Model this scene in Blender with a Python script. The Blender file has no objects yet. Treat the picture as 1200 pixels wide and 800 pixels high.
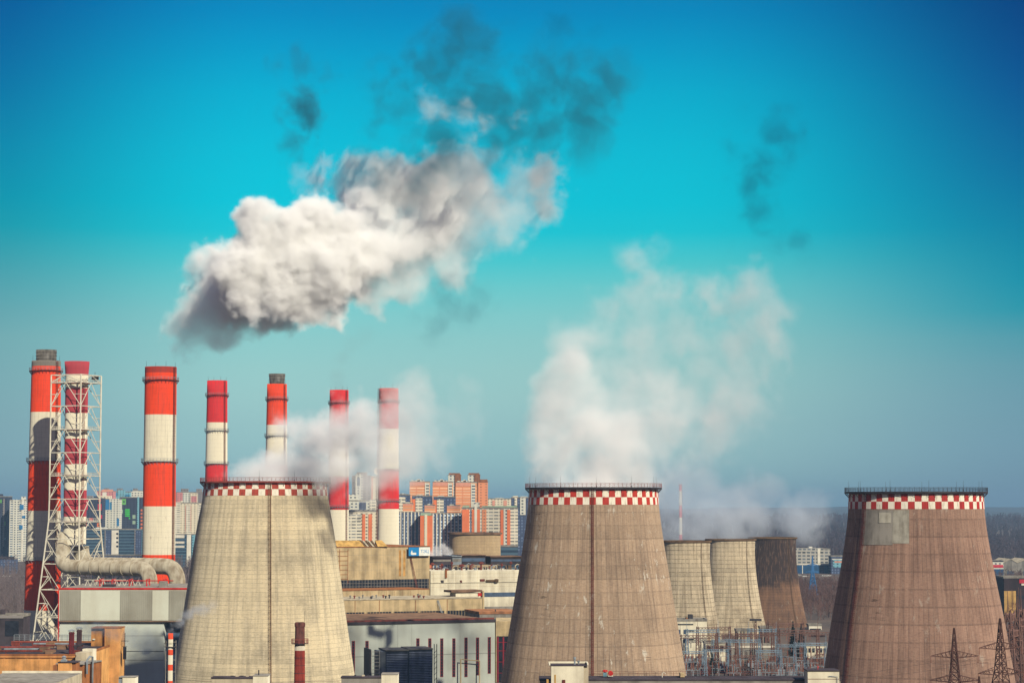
import bpy, bmesh, math, random
from mathutils import Vector, Matrix

random.seed(7)
S = bpy.context.scene
COL = S.collection
PI = math.pi
R_ = math.radians

# ------------------------------------------------------------------ camera
EYE = 72.0                       # camera height above the ground
HORIZON = 592                    # eye level in the 1200 x 800 picture
FOC = 2600.0                     # focal length in picture pixels
TILT = math.atan((HORIZON - 400) / FOC)
cd = bpy.data.cameras.new('camera')
cam = bpy.data.objects.new('camera', cd)
COL.objects.link(cam)
cam.location = (0, 0, EYE)
cam.rotation_euler = (PI / 2 + TILT, 0, 0)
cd.sensor_width = 36
cd.lens = 36 * FOC / 1200
cd.clip_start = 1
cd.clip_end = 60000
S.camera = cam

# ------------------------------------------------------------------ sky, sun, exposure
SUN_AZ = R_(27)                  # to the right of straight behind the camera
SUN_EL = R_(28)
world = bpy.data.worlds.new('World')
S.world = world
world.use_nodes = True
wt = world.node_tree
wbg = wt.nodes['Background']
wbg.inputs['Strength'].default_value = 0.1
sky = wt.nodes.new('ShaderNodeTexSky')
sky.sky_type = 'NISHITA'
sky.sun_disc = False
sky.sun_elevation = SUN_EL
sky.sun_rotation = PI - SUN_AZ
sky.altitude = 100
sky.air_density = 1.0
sky.dust_density = 0.6
sky.ozone_density = 1.5
# tint of the sky light by elevation (degrees): towards the left, the middle and the right of the view, and all round behind
HIGH = [(20, (.18, .26, .50)), (40, (.58, .49, .66)), (90, (.92, .69, .90))]
SKY_L = [(-90, (.36, .32, .38)), (-.4, (0.274, 0.52, 0.89)), (0.15, (0.274, 0.52, 0.89)), (0.92, (0.265, 0.478, 0.783)), (2.02, (0.262, 0.45, 0.65)), (3.12, (0.26, 0.458, 0.574)), (4.22, (0.249, 0.476, 0.528)), (5.1, (0.17, 0.448, 0.487)), (6.1, (0.083, 0.447, 0.479)), (6.98, (0.016, 0.439, 0.481)), (7.63, (0.001, 0.42, 0.486)), (9.06, (0.001, 0.364, 0.495)), (10.8, (0.001, 0.264, 0.476)), (12.86, (0.001, 0.19, 0.444))] + HIGH
SKY_C = [(-90, (.36, .32, .38)), (-.4, (0.416, 0.772, 1.19)), (0.15, (0.416, 0.772, 1.19)), (0.92, (0.41, 0.735, 1.06)), (2.02, (0.434, 0.708, 0.905)), (3.12, (0.491, 0.757, 0.825)), (4.0, (0.469, 0.775, 0.788)), (4.77, (0.422, 0.814, 0.788)), (5.54, (0.3, 0.852, 0.797)), (6.32, (0.13, 0.873, 0.824)), (6.87, (0.028, 0.876, 0.858)), (7.26, (0.001, 0.88, 0.893)), (8.07, (0.001, 0.92, 0.919)), (9.28, (0.001, 0.911, 0.928)), (10.59, (0.001, 0.84, 0.914)), (11.67, (0.001, 0.71, 0.882)), (12.86, (0.001, 0.553, 0.818))] + HIGH
SKY_R = [(-90, (.36, .32, .38)), (-.4, (0.251, 0.498, 0.947)), (0.15, (0.251, 0.498, 0.947)), (0.92, (0.258, 0.492, 0.892)), (2.02, (0.248, 0.466, 0.739)), (3.12, (0.231, 0.463, 0.647)), (4.0, (0.186, 0.479, 0.61)), (4.71, (0.039, 0.456, 0.581)), (5.21, (0.001, 0.455, 0.592)), (6.43, (0.001, 0.407, 0.553)), (8.62, (0.001, 0.278, 0.503)), (10.8, (0.001, 0.171, 0.449)), (12.86, (0.001, 0.118, 0.357))] + HIGH
SKY_BACK = [(-90, (.36, .32, .38)), (0, (.42, .37, .48)), (20, (.50, .42, .54)), (40, (.58, .49, .66)), (90, (.92, .69, .90))]
def wmath(op, a, b=None):
    q = wt.nodes.new('ShaderNodeMath'); q.operation = op
    for k, v in enumerate((a, b)):
        if v is None: continue
        if isinstance(v, (int, float)): q.inputs[k].default_value = v
        else: wt.links.new(v, q.inputs[k])
    return q.outputs[0]
def wrange(v, a, b):
    q = wt.nodes.new('ShaderNodeMapRange'); q.interpolation_type = 'SMOOTHSTEP'
    q.inputs['From Min'].default_value = a; q.inputs['From Max'].default_value = b
    wt.links.new(v, q.inputs['Value']); return q.outputs[0]
def wmix(f, a, b, mode='MIX'):
    q = wt.nodes.new('ShaderNodeMix'); q.data_type = 'RGBA'; q.blend_type = mode
    if isinstance(f, (int, float)): q.inputs[0].default_value = f
    else: wt.links.new(f, q.inputs[0])
    wt.links.new(a, q.inputs['A']); wt.links.new(b, q.inputs['B']); return q.outputs['Result']
tc = wt.nodes.new('ShaderNodeTexCoord')
sx = wt.nodes.new('ShaderNodeSeparateXYZ')
wt.links.new(tc.outputs['Generated'], sx.inputs[0])
elev = wmath('ADD', wmath('DIVIDE', wmath('ARCSINE', sx.outputs['Z']), PI), .5)
azim = wmath('MULTIPLY', wmath('ARCTAN2', sx.outputs['X'], sx.outputs['Y']), 180 / PI)
def wramp(tab):
    wr = wt.nodes.new('ShaderNodeValToRGB'); wr.color_ramp.interpolation = 'LINEAR'
    els = wr.color_ramp.elements
    els[0].position = 0; els[1].position = 1
    els[0].color = (*tab[0][1], 1); els[1].color = (*tab[-1][1], 1)
    for deg, c in tab[1:-1]:
        e = els.new((deg + 90) / 180); e.color = (*c, 1)
    wt.links.new(elev, wr.inputs[0]); return wr.outputs[0]
tint = wmix(wrange(azim, -6.0, -15.0), wramp(SKY_C), wramp(SKY_L))
tint = wmix(wrange(azim, 4.0, 14.5), tint, wramp(SKY_R))
tint = wmix(wrange(wmath('ABSOLUTE', azim), 22.0, 60.0), tint, wramp(SKY_BACK))
wt.links.new(wmix(1.0, sky.outputs[0], tint, 'MULTIPLY'), wbg.inputs['Color'])

sd = bpy.data.lights.new('sun', 'SUN')
sd.energy = 4.7
sd.angle = R_(0.5)
sd.color = (1.0, .935, .775)
sun = bpy.data.objects.new('sun', sd)
COL.objects.link(sun)
SUN_DIR = Vector((math.sin(SUN_AZ) * math.cos(SUN_EL), -math.cos(SUN_AZ) * math.cos(SUN_EL), math.sin(SUN_EL)))
sun.rotation_euler = SUN_DIR.to_track_quat('Z', 'Y').to_euler()

S.view_settings.view_transform = 'Standard'
S.view_settings.look = 'None'
S.view_settings.gamma = 1
S.view_settings.exposure = 0.0
S.render.engine = 'CYCLES'
S.cycles.max_bounces = 12
S.cycles.volume_bounces = 12
S.cycles.use_denoising = True

# ------------------------------------------------------------------ helpers
def ray(px, py):
    """the picture's pixel as a direction with y = 1"""
    u = (px - 600) / FOC; v = (400 - py) / FOC
    d = Vector((u, math.cos(TILT) - v * math.sin(TILT), math.sin(TILT) + v * math.cos(TILT)))
    return d / d.y

def at(px, py, Y):
    d = ray(px, py)
    return Vector((d.x * Y, Y, EYE + d.z * Y))

def srgb(h):
    h = h.lstrip('#')
    v = [int(h[i:i + 2], 16) / 255 for i in (0, 2, 4)]
    return tuple(c / 12.92 if c <= .04045 else ((c + .055) / 1.055) ** 2.4 for c in v)

class MB:
    """collects shapes and links them as one mesh object"""
    def __init__(s):
        s.v = []; s.f = []; s.mi = []
    def add(s, verts, faces, mi=0):
        o = len(s.v)
        s.v += [tuple(q) for q in verts]
        for f in faces:
            s.f.append(tuple(i + o for i in f)); s.mi.append(mi)
    def box(s, x0, x1, y0, y1, z0, z1, mi=0):
        s.add([(x0, y0, z0), (x1, y0, z0), (x1, y1, z0), (x0, y1, z0), (x0, y0, z1), (x1, y0, z1), (x1, y1, z1), (x0, y1, z1)],
              [(0, 3, 2, 1), (4, 5, 6, 7), (0, 1, 5, 4), (1, 2, 6, 5), (2, 3, 7, 6), (3, 0, 4, 7)], mi)
    def tube(s, p0, p1, r0, r1=None, n=5, mi=0):
        p0 = Vector(p0); p1 = Vector(p1); r1 = r0 if r1 is None else r1
        d = (p1 - p0)
        if d.length < 1e-6: return
        d.normalize()
        a = d.orthogonal().normalized(); b = d.cross(a)
        vs = []
        for p, r in ((p0, r0), (p1, r1)):
            for k in range(n):
                t = 2 * PI * k / n + PI / 4
                vs.append(p + a * (r * math.cos(t)) + b * (r * math.sin(t)))
        fs = [(k, (k + 1) % n, n + (k + 1) % n, n + k) for k in range(n)]
        fs += [tuple(range(n - 1, -1, -1)), tuple(range(n, 2 * n))]
        s.add(vs, fs, mi)
    def path(s, pts, r, n=12, mi=0, cap=True):
        """one continuous pipe through pts; r a number or a list"""
        pts = [Vector(p) for p in pts]
        rs = r if isinstance(r, (list, tuple)) else [r] * len(pts)
        t0 = (pts[1] - pts[0]).normalized()
        a = t0.orthogonal().normalized()
        vs = []
        for i, p in enumerate(pts):
            t = ((pts[min(i + 1, len(pts) - 1)]) - pts[max(i - 1, 0)]).normalized()
            a = (a - t * a.dot(t)).normalized(); b = t.cross(a)
            for k in range(n):
                q = 2 * PI * k / n
                vs.append(p + a * (rs[i] * math.cos(q)) + b * (rs[i] * math.sin(q)))
        fs = []
        for i in range(len(pts) - 1):
            for k in range(n):
                fs.append((i * n + k, i * n + (k + 1) % n, (i + 1) * n + (k + 1) % n, (i + 1) * n + k))
        if cap:
            fs.append(tuple(range(n - 1, -1, -1)))
            fs.append(tuple(range((len(pts) - 1) * n, len(pts) * n)))
        s.add(vs, fs, mi)
    def lathe(s, prof, n=48, mis=None, closed=False, cap_bottom=False, cap_top=False, c=(0, 0), a0=0.0, a1=None):
        full = a1 is None
        a1 = 2 * PI if full else a1
        m = n if full else n + 1
        vs = []
        for r, z in prof:
            for k in range(m):
                t = a0 + (a1 - a0) * k / n
                vs.append((c[0] + r * math.cos(t), c[1] + r * math.sin(t), z))
        o = len(s.v)
        s.v += vs
        L = len(prof)
        for i in range(L if closed else L - 1):
            j = (i + 1) % L
            for k in range(n):
                k2 = (k + 1) % m
                s.f.append((o + i * m + k, o + i * m + k2, o + j * m + k2, o + j * m + k))
                s.mi.append(mis[i] if mis else 0)
        if cap_bottom:
            s.f.append(tuple(o + k for k in range(m - 1, -1, -1))); s.mi.append(mis[0] if mis else 0)
        if cap_top:
            s.f.append(tuple(o + (L - 1) * m + k for k in range(m))); s.mi.append(mis[-1] if mis else 0)
    def ring(s, r, z, tr, n=40, c=(0, 0), mi=0):
        """a thin horizontal hoop"""
        s.lathe([(r - tr, z - tr), (r + tr, z - tr), (r + tr, z + tr), (r - tr, z + tr)], n, [mi] * 4, closed=True, c=c)
    def build(s, name, mats, parent=None, smooth=False, loc=None):
        me = bpy.data.meshes.new(name)
        me.from_pydata(s.v, [], s.f)
        mats = mats if isinstance(mats, (list, tuple)) else [mats]
        for m in mats: me.materials.append(m)
        if len(mats) > 1: me.polygons.foreach_set('material_index', s.mi)
        if smooth: me.polygons.foreach_set('use_smooth', [True] * len(s.f))
        me.update()
        o = bpy.data.objects.new(name, me)
        COL.objects.link(o)
        if parent: o.parent = parent
        if loc is not None: o.location = loc
        return o

def tag(o, label=None, cat=None, group=None, kind=None):
    if label: o['label'] = label
    if cat: o['category'] = cat
    if group: o['group'] = group
    if kind: o['kind'] = kind
    return o

def thing(name, label, cat, loc=(0, 0, 0), rz=0.0, group=None):
    o = bpy.data.objects.new(name, None)
    COL.objects.link(o)
    o.location = loc; o.rotation_euler = (0, 0, rz); o.empty_display_size = .5
    return tag(o, label, cat, group)

KIDS = {}
def kids(o):
    return [c for c in bpy.data.objects if c.parent == o]

def dup(root, loc, rz=0.0, label=None, group=None, scale=None):
    if root.name not in KIDS:
        KIDS[root.name] = [(c, kids(c)) for c in kids(root)]
    r = root.copy(); COL.objects.link(r)
    r.location = loc; r.rotation_euler = (0, 0, rz)
    if scale: r.scale = (scale, scale, scale)
    if label: r['label'] = label
    if group: r['group'] = group
    for c, g in KIDS[root.name]:
        d = c.copy(); COL.objects.link(d); d.parent = r
        for q in g:
            e = q.copy(); COL.objects.link(e); e.parent = d
    return r

# ------------------------------------------------------------------ materials
class NB:
    """short-hand for building a node tree"""
    def __init__(s, name):
        s.mat = bpy.data.materials.new(name); s.mat.use_nodes = True
        s.t = s.mat.node_tree; s.n = s.t.nodes; s.l = s.t.links
        s.p = s.n['Principled BSDF']
    def put(s, sock, v):
        if v is None: return
        if isinstance(v, bpy.types.NodeSocket): s.l.new(v, sock)
        elif isinstance(v, tuple) and len(v) == 3 and sock.type == 'RGBA': sock.default_value = (*v, 1)
        else: sock.default_value = v
    def m(s, op, a, b=None, c=None):
        q = s.n.new('ShaderNodeMath'); q.operation = op
        for i, v in enumerate((a, b, c)): s.put(q.inputs[i], v)
        return q.outputs[0]
    def mix(s, f, a, b, mode='MIX'):
        q = s.n.new('ShaderNodeMix'); q.data_type = 'RGBA'; q.blend_type = mode
        s.put(q.inputs[0], f); s.put(q.inputs['A'], a); s.put(q.inputs['B'], b)
        return q.outputs['Result']
    def noise(s, vec, scale, detail=4, rough=.55):
        q = s.n.new('ShaderNodeTexNoise'); s.put(q.inputs['Vector'], vec)
        q.inputs['Scale'].default_value = scale; q.inputs['Detail'].default_value = detail; q.inputs['Roughness'].default_value = rough
        return q.outputs[0]
    def white(s, vec):
        q = s.n.new('ShaderNodeTexWhiteNoise'); q.noise_dimensions = '3D'; s.put(q.inputs['Vector'], vec)
        return q.outputs['Value']
    def obj(s):
        q = s.n.new('ShaderNodeTexCoord'); return q.outputs['Object']
    def sep(s, v):
        q = s.n.new('ShaderNodeSeparateXYZ'); s.put(q.inputs[0], v); return q.outputs
    def comb(s, x, y, z=0.0):
        q = s.n.new('ShaderNodeCombineXYZ')
        for i, v in enumerate((x, y, z)): s.put(q.inputs[i], v)
        return q.outputs[0]
    def step(s, v, a, b):
        q = s.n.new('ShaderNodeMapRange'); q.interpolation_type = 'SMOOTHSTEP'
        s.put(q.inputs['Value'], v); s.put(q.inputs['From Min'], a); s.put(q.inputs['From Max'], b)
        return q.outputs[0]
    def normal(s):
        return s.n.new('ShaderNodeNewGeometry').outputs['Normal']
    def bump(s, h, strength=.3, dist=.1):
        q = s.n.new('ShaderNodeBump'); q.inputs['Strength'].default_value = strength; q.inputs['Distance'].default_value = dist
        s.put(q.inputs['Height'], h); s.l.new(q.outputs[0], s.p.inputs['Normal'])
    def done(s, col, rough=.85, metal=0.0, spec=.3):
        s.put(s.p.inputs['Base Color'], col); s.put(s.p.inputs['Roughness'], rough)
        s.p.inputs['Diffuse Roughness'].default_value = .9
        s.p.inputs['Metallic'].default_value = metal; s.p.inputs['Specular IOR Level'].default_value = spec
        return s.mat

def plain(name, col, var=.25, scale=.35, rough=.8, metal=0.0, streak=True, dirt=None):
    """a surface of one colour with weathering: blotches and vertical runs"""
    b = NB(name); c = srgb(col) if isinstance(col, str) else col
    o = b.obj(); x, y, z = b.sep(o)
    n1 = b.noise(o, scale, 6, .6)
    v = b.comb(b.m('MULTIPLY', x, 1.0), b.m('MULTIPLY', y, 1.0), b.m('MULTIPLY', z, .08 if streak else 1))
    n2 = b.noise(v, scale * 2.2, 5, .6)
    f = b.m('MULTIPLY', b.m('ADD', b.m('MULTIPLY', n1, .5), b.m('MULTIPLY', n2, .5)), 1.0)
    f = b.step(f, .38, .66)
    d = srgb(dirt) if dirt else tuple(q * (1 - var * 1.9) * w for q, w in zip(c, (1, .96, .92)))
    l = tuple(min(.9, q * (1 + var * .35)) for q in c)
    return b.done(b.mix(f, l, d), rough, metal)

def tower_mat(name, base, dark, light, nvert, hstep, vline=.35, hline=.35, runs=.5, blot=.5, eff=0.0, radius=24.0, pv=.10, cv=.06, soot=None):
    """board-marked concrete of a cooling tower: lift joints, formwork seams, water runs, lime bloom"""
    b = NB(name); o = b.obj(); x, y, z = b.sep(o)
    ang = b.m('ARCTAN2', x, b.m('MULTIPLY', y, -1))
    u = b.m('MULTIPLY', ang, nvert / (2 * PI))
    w = b.m('DIVIDE', z, hstep)
    fu = b.m('FLOOR', u); fw = b.m('FLOOR', w)
    pan = b.white(b.comb(fu, fw, 1.0))
    lift = b.white(b.comb(3.0, fw, 2.0))
    col = b.white(b.comb(fu, 5.0, 3.0))
    arc = b.m('MULTIPLY', ang, radius)
    run = b.noise(b.comb(arc, b.m('MULTIPLY', z, .05), 0.0), .55, 6, .62)
    run2 = b.noise(b.comb(arc, b.m('MULTIPLY', z, .12), 7.0), 1.6, 4, .6)
    blo = b.noise(o, .06, 6, .6)
    fine = b.noise(o, 1.1, 5, .65)
    c = b.mix(b.m('MULTIPLY', b.step(run, .42, .7), runs), srgb(base), srgb(dark))
    c = b.mix(b.m('MULTIPLY', b.step(blo, .48, .68), blot), c, srgb(dark))
    c = b.mix(b.m('MULTIPLY', b.step(run2, .52, .72), .35), c, srgb(light))
    grain = b.noise(b.comb(arc, b.m('MULTIPLY', z, 2.6), 11.0), .9, 6, .72)
    c = b.mix(b.m('MULTIPLY', b.step(grain, .50, .72), .42), c, tuple(q * .62 for q in srgb(dark)))
    c = b.mix(b.m('MULTIPLY', b.step(grain, .48, .30), .30), c, srgb(light))
    if soot:
        sf = b.step(b.m('ADD', z, b.m('MULTIPLY', b.noise(o, .07, 7, .65), 30.0)), soot[0] + 12, soot[0] + 22)
        c = b.mix(b.m('MULTIPLY', sf, soot[1]), c, b.mix(b.step(run2, .5, .62), srgb('#2c2424'), srgb('#5a463a')))
    vary = b.m('ADD', b.m('ADD', b.m('MULTIPLY', pan, pv), b.m('MULTIPLY', lift, .18)), b.m('ADD', b.m('MULTIPLY', col, cv), b.m('MULTIPLY', fine, .42)))
    vary = b.m('ADD', vary, .84 - (pv + cv) / 2)
    c = b.mix(1.0, c, b.comb(vary, vary, vary), 'MULTIPLY')
    hl = b.m('MULTIPLY', b.m('LESS_THAN', b.m('FRACT', w), .10), b.m('MULTIPLY', b.step(fine, .35, .55), hline))
    vl = b.m('MULTIPLY', b.m('LESS_THAN', b.m('FRACT', u), .10), b.m('MULTIPLY', b.step(blo, .3, .6), vline))
    c = b.mix(b.m('MAXIMUM', hl, vl), c, tuple(q * .55 for q in srgb(dark)))
    if eff > 0:
        zone = b.step(b.noise(o, .045, 2, .5), .47, .6)
        e = b.noise(b.comb(b.m('MULTIPLY', arc, 1.1), b.m('MULTIPLY', z, .45), 3.0), .55, 7, .72)
        c = b.mix(b.m('MULTIPLY', b.m('MULTIPLY', b.step(e, .585, .64), zone), eff), c, srgb('#cbc4b4'))
        e2 = b.noise(b.comb(b.m('MULTIPLY', arc, .3), b.m('MULTIPLY', z, 2.2), 9.0), .35, 6, .7)
        c = b.mix(b.m('MULTIPLY', b.m('MULTIPLY', b.step(e2, .62, .68), zone), .75), c, tuple(q * .35 for q in srgb(dark)))
    b.bump(b.m('ADD', b.m('MULTIPLY', fine, .6), b.m('ADD', hl, vl)), .35, .12)
    return b.done(c, .92)

def checker_mat(name, ncell, z0, zs, red='#b8402e', white='#e2dccb'):
    b = NB(name); o = b.obj(); x, y, z = b.sep(o)
    ang = b.m('ARCTAN2', x, b.m('MULTIPLY', y, -1))
    a = b.m('FLOOR', b.m('MULTIPLY', ang, ncell / (2 * PI)))
    k = b.m('FLOOR', b.m('DIVIDE', b.m('SUBTRACT', z, z0), zs))
    par = b.m('MODULO', b.m('ADD', b.m('ADD', a, k), 200.0), 2.0)
    n = b.noise(b.comb(b.m('MULTIPLY', ang, 30.0), b.m('MULTIPLY', z, .25), 0.0), 1.2, 5, .65)
    r = b.mix(b.step(n, .45, .7), srgb(red), tuple(q * .62 for q in srgb(red)))
    w = b.mix(b.step(n, .48, .72), srgb(white), srgb('#b5a893'))
    return b.done(b.mix(b.m('GREATER_THAN', par, .5), w, r), .8)

def paint_mat(name, col, dirt=.35, ring=2.4, grime='#4a3f3a', rust=.0):
    """paint on a chimney: ring joints, soot and rain runs"""
    b = NB(name); o = b.obj(); x, y, z = b.sep(o)
    ang = b.m('ARCTAN2', x, b.m('MULTIPLY', y, -1))
    run = b.noise(b.comb(b.m('MULTIPLY', ang, 9.0), b.m('MULTIPLY', z, .05), 0.0), 1.3, 7, .7)
    blo = b.noise(o, .22, 6, .65)
    c0 = srgb(col)
    c = b.mix(b.m('MULTIPLY', b.step(run, .46, .76), dirt), c0, srgb(grime))
    c = b.mix(b.m('MULTIPLY', b.step(blo, .50, .74), dirt * .55), c, tuple(q * .6 for q in c0))
    if rust:
        ru = b.noise(b.comb(b.m('MULTIPLY', ang, 7.0), b.m('MULTIPLY', z, .12), 4.0), .9, 6, .7)
        c = b.mix(b.m('MULTIPLY', b.step(ru, .62, .70), rust), c, srgb('#7a4a2c'))
    j = b.m('LESS_THAN', b.m('FRACT', b.m('DIVIDE', z, ring)), .07)
    c = b.mix(b.m('MULTIPLY', j, .22), c, tuple(q * .45 for q in c0))
    return b.done(c, .75)

def facade(name, wall, win, fh=2.8, bw=3.2, ww=(.22, .78), wh=(.28, .8), var=.2, wall2=None, ratio=.0):
    """a far block's wall with its rows of windows, each pane lighter or darker than the next"""
    b = NB(name); o = b.obj(); x, y, z = b.sep(o)
    u = b.m('DIVIDE', b.m('ADD', x, y), bw); v = b.m('DIVIDE', z, fh)
    fu = b.m('FRACT', b.m('ADD', u, 50.0)); fv = b.m('FRACT', v)
    iu = b.m('FLOOR', u); iv = b.m('FLOOR', v)
    a = b.m('MULTIPLY', b.m('GREATER_THAN', fu, ww[0]), b.m('LESS_THAN', fu, ww[1]))
    c = b.m('MULTIPLY', b.m('GREATER_THAN', fv, wh[0]), b.m('LESS_THAN', fv, wh[1]))
    nz = b.sep(b.normal())[2]
    mask = b.m('MULTIPLY', b.m('MULTIPLY', a, c), b.m('LESS_THAN', b.m('ABSOLUTE', nz), .5))
    rnd = b.white(b.comb(iu, iv, 2.0))
    dirty = b.step(b.noise(o, .08, 4), .4, .7)
    w = srgb(wall)
    wc = b.mix(b.m('MULTIPLY', dirty, var), w, tuple(q * .6 for q in w))
    if wall2:
        wc = b.mix(b.m('LESS_THAN', b.white(b.comb(iu, 4.0, 1.0)), ratio), wc, srgb(wall2))
    g = srgb(win)
    gc = b.mix(rnd, tuple(q * .5 for q in g), tuple(min(1, q * 1.7) for q in g))
    return b.done(b.mix(mask, wc, gc), b.mix(mask, (.85, .85, .85), (.35, .35, .35)))

M = {}
def P(key, *a, **k):
    M[key] = plain(key, *a, **k); return M[key]

P('asphalt', '#4c464a', .25, .05, streak=False)
P('roof_brown', '#84664f', .3, .12, streak=False)
P('roof_dark', '#453c40', .3, .12, streak=False)
P('concrete', '#b7ab92', .25, .18)
P('concrete_grey', '#8f897f', .25, .2)
P('concrete_yellow', '#c2ad84', .25, .15)
P('white_wall', '#ddd6bf', .16, .15)
P('white_paint', '#dcd8c8', .14, .5)
P('steel_white', '#d2cdbb', .12, .4, .6)
P('galvanised', '#8d959a', .2, .4, .5)
P('steel_dark', '#3a3438', .3, .4, .6)
P('steel_blue', '#5d7f9f', .2, .4, .6)
P('rust_red', '#7c3a2e', .35, .4)
P('rail_red', '#8e4238', .25, .4)
P('signal_red', '#c8261e', .2, .4, .5)
P('duct', '#b9b09a', .22, .25, .6, dirt='#8a7a62')
P('orange_brick', '#d39c5c', .22, .3)
P('brown_brick', '#9a6238', .25, .3)
P('panel_white', '#cbccbb', .06, .1)
P('panel_grey', '#a09d8e', .12, .1)
P('hall_wall', '#bfc4b9', .10, .06)
P('glass_dark', '#2c2f38', .3, .3, .25, streak=False)
P('glass_blue', '#51637a', .25, .3, .3, streak=False)
P('brick_chimney', '#8c3527', .28, .5)
P('yellow_roof', '#c9a25c', .25, .25)
P('timber', '#6b5238', .3, .3)
P('bark', '#5a4a45', .3, .5)
P('grey_cap', '#6d675e', .3, .5, .5)

# ------------------------------------------------------------------ ground, hills, water of the wood
def ground_z(y):
    t = min(1, max(0, (y - 2600) / 3600)); t = t * t * (3 - 2 * t)
    return 24 * t

def make_ground():
    b = NB('ground'); o = b.obj(); x, y, z = b.sep(o)
    n = b.noise(o, .012, 8, .65); n2 = b.noise(o, .15, 6, .6)
    c = b.mix(b.step(n, .4, .62), srgb('#5f5148'), srgb('#4d4540'))
    c = b.mix(b.m('MULTIPLY', b.step(n2, .5, .7), .5), c, srgb('#7a6a58'))
    mat = b.done(c, .95)
    ys = [-400, 0, 400, 800, 1200, 1600, 2000, 2600, 3000, 3400, 3800, 4300, 4800, 5400, 6200, 8000, 10000, 12000, 14500]
    xs = [-5200 + 400 * i for i in range(27)]
    mb = MB(); vs = []; fs = []
    for yy in ys:
        for xx in xs:
            vs.append((xx, yy, ground_z(yy)))
    W = len(xs)
    for i in range(len(ys) - 1):
        for j in range(W - 1):
            fs.append((i * W + j, i * W + j + 1, (i + 1) * W + j + 1, (i + 1) * W + j))
    mb.add(vs, fs)
    tag(mb.build('ground', mat), kind='structure')
make_ground()

def make_hills():
    b = NB('wooded_hills'); o = b.obj()
    n = b.noise(o, .01, 6, .6)
    mat = b.done(b.mix(n, srgb('#3c4045'), srgb('#4a4a48')), .95)
    rnd = random.Random(3)
    mb = MB()
    xs = [-5200 + 50 * i for i in range(209)]
    ph = [rnd.random() * 6.28 for _ in range(6)]
    def top(xx, k):
        h = 30 + 5 * math.sin(xx / 900 + ph[k]) + 4 * math.sin(xx / 340 + ph[k + 1]) + 2 * math.sin(xx / 120 + ph[k + 2])
        return h
    for k, (Y, base, dep) in enumerate(((9800, 18, 900), (11800, 34, 1200))):
        vs = []; fs = []
        for xx in xs:
            h = base + top(xx, k)
            j = rnd.uniform(-1.2, 1.2)
            vs += [(xx, Y, 20), (xx, Y + dep * .3, h * .75 + j), (xx, Y + dep * .5, h + j), (xx, Y + dep, h * .8), (xx, Y + dep * 1.4, 20)]
        for i in range(len(xs) - 1):
            for q in range(4):
                fs.append((i * 5 + q, (i + 1) * 5 + q, (i + 1) * 5 + q + 1, i * 5 + q + 1))
        mb.add(vs, fs)
    tag(mb.build('wooded_hills', mat, smooth=True), kind='structure')
make_hills()

# ------------------------------------------------------------------ bare woods (masses nobody could count)
def wood(name, label, boxes, seed, col, tip, twig_w):
    """bare spring trees over ground areas: each a leaning trunk and a crown of thin twigs.
    boxes: (px left, px right, near y, far y, trees, height, twigs)"""
    rnd = random.Random(seed)
    mb = MB()
    for (pa, pb, ya, yb, count, hh, tw) in boxes:
        for _ in range(count):
            Y = math.sqrt(rnd.uniform(ya * ya, yb * yb))
            X = (rnd.uniform(pa, pb) - 600) / FOC * Y
            g = ground_z(Y)
            h = hh * rnd.uniform(.55, 1.4)
            lx = rnd.uniform(-.06, .06) * h; ly = rnd.uniform(-.06, .06) * h
            w = twig_w * rnd.uniform(.8, 1.3) * Y / 1500
            base = Vector((X, Y, g)); tp = Vector((X + lx, Y + ly, g + h))
            mb.add([base + Vector((-w * 1.3, 0, 0)), base + Vector((w * 1.3, 0, 0)), tp + Vector((w * .3, 0, 0)), tp + Vector((-w * .3, 0, 0))], [(0, 1, 2, 3)], 0)
            cr = h * rnd.uniform(.2, .3)
            for k in range(tw):
                t = rnd.uniform(.25, .95)
                p = base.lerp(tp, t)
                a = rnd.uniform(0, 2 * PI); L = cr * (1.25 - t * .75) * rnd.uniform(.7, 1.4)
                q = p + Vector((math.cos(a) * L * .8, math.sin(a) * L * .8, L * rnd.uniform(.5, 1.3)))
                s = w * rnd.uniform(.35, .8)
                d = q - p; side = d.cross(Vector((math.cos(a + 1.2), math.sin(a + 1.2), .3))).normalized() * s
                mb.add([p - side, p + side, q], [(0, 1, 2)], 1)
                m_ = p.lerp(q, .5)
                q2 = m_ + Vector((rnd.uniform(-1, 1), rnd.uniform(-1, 1), rnd.uniform(.2, 1))) * L * .6
                mb.add([m_ - side * .7, m_ + side * .7, q2], [(0, 1, 2)], 1)
    mt = [plain(name + '_bark', col, .3, .02, streak=False), plain(name + '_twigs', tip, .3, .01, streak=False)]
    return tag(mb.build(name, mt), label, kind='stuff')

wood('bare_wood', 'purple brown leafless wood stretching to the hills right of the plant',
     [(740, 1260, 2700, 4000, 2300, 18, 16), (740, 1260, 4000, 6800, 2600, 20, 9)], 5, '#463a42', '#55464c', .42)
wood('bare_wood', 'brown leafless scrub wood behind the small cooling towers',
     [(880, 1010, 1400, 1960, 900, 10, 22), (1130, 1260, 1440, 2080, 800, 11, 20), (740, 900, 1500, 2300, 150, 13, 14)], 6, '#6b5650', '#6e5048', .20)
wood('bare_wood', 'grey leafless wood beside the foot of the tall red and white chimneys',
     [(-60, 70, 1080, 1900, 620, 15, 26), (70, 260, 1250, 1900, 420, 15, 16), (-60, 260, 1900, 2560, 900, 14, 12)], 8, '#7a6c68', '#6d5f5e', .17)
wood('bare_wood', 'distant band of leafless trees behind the apartment blocks',
     [(-60, 640, 4300, 6200, 900, 20, 6), (380, 640, 1700, 1900, 120, 12, 14)], 9, '#4a4348', '#574d52', .35)

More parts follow.
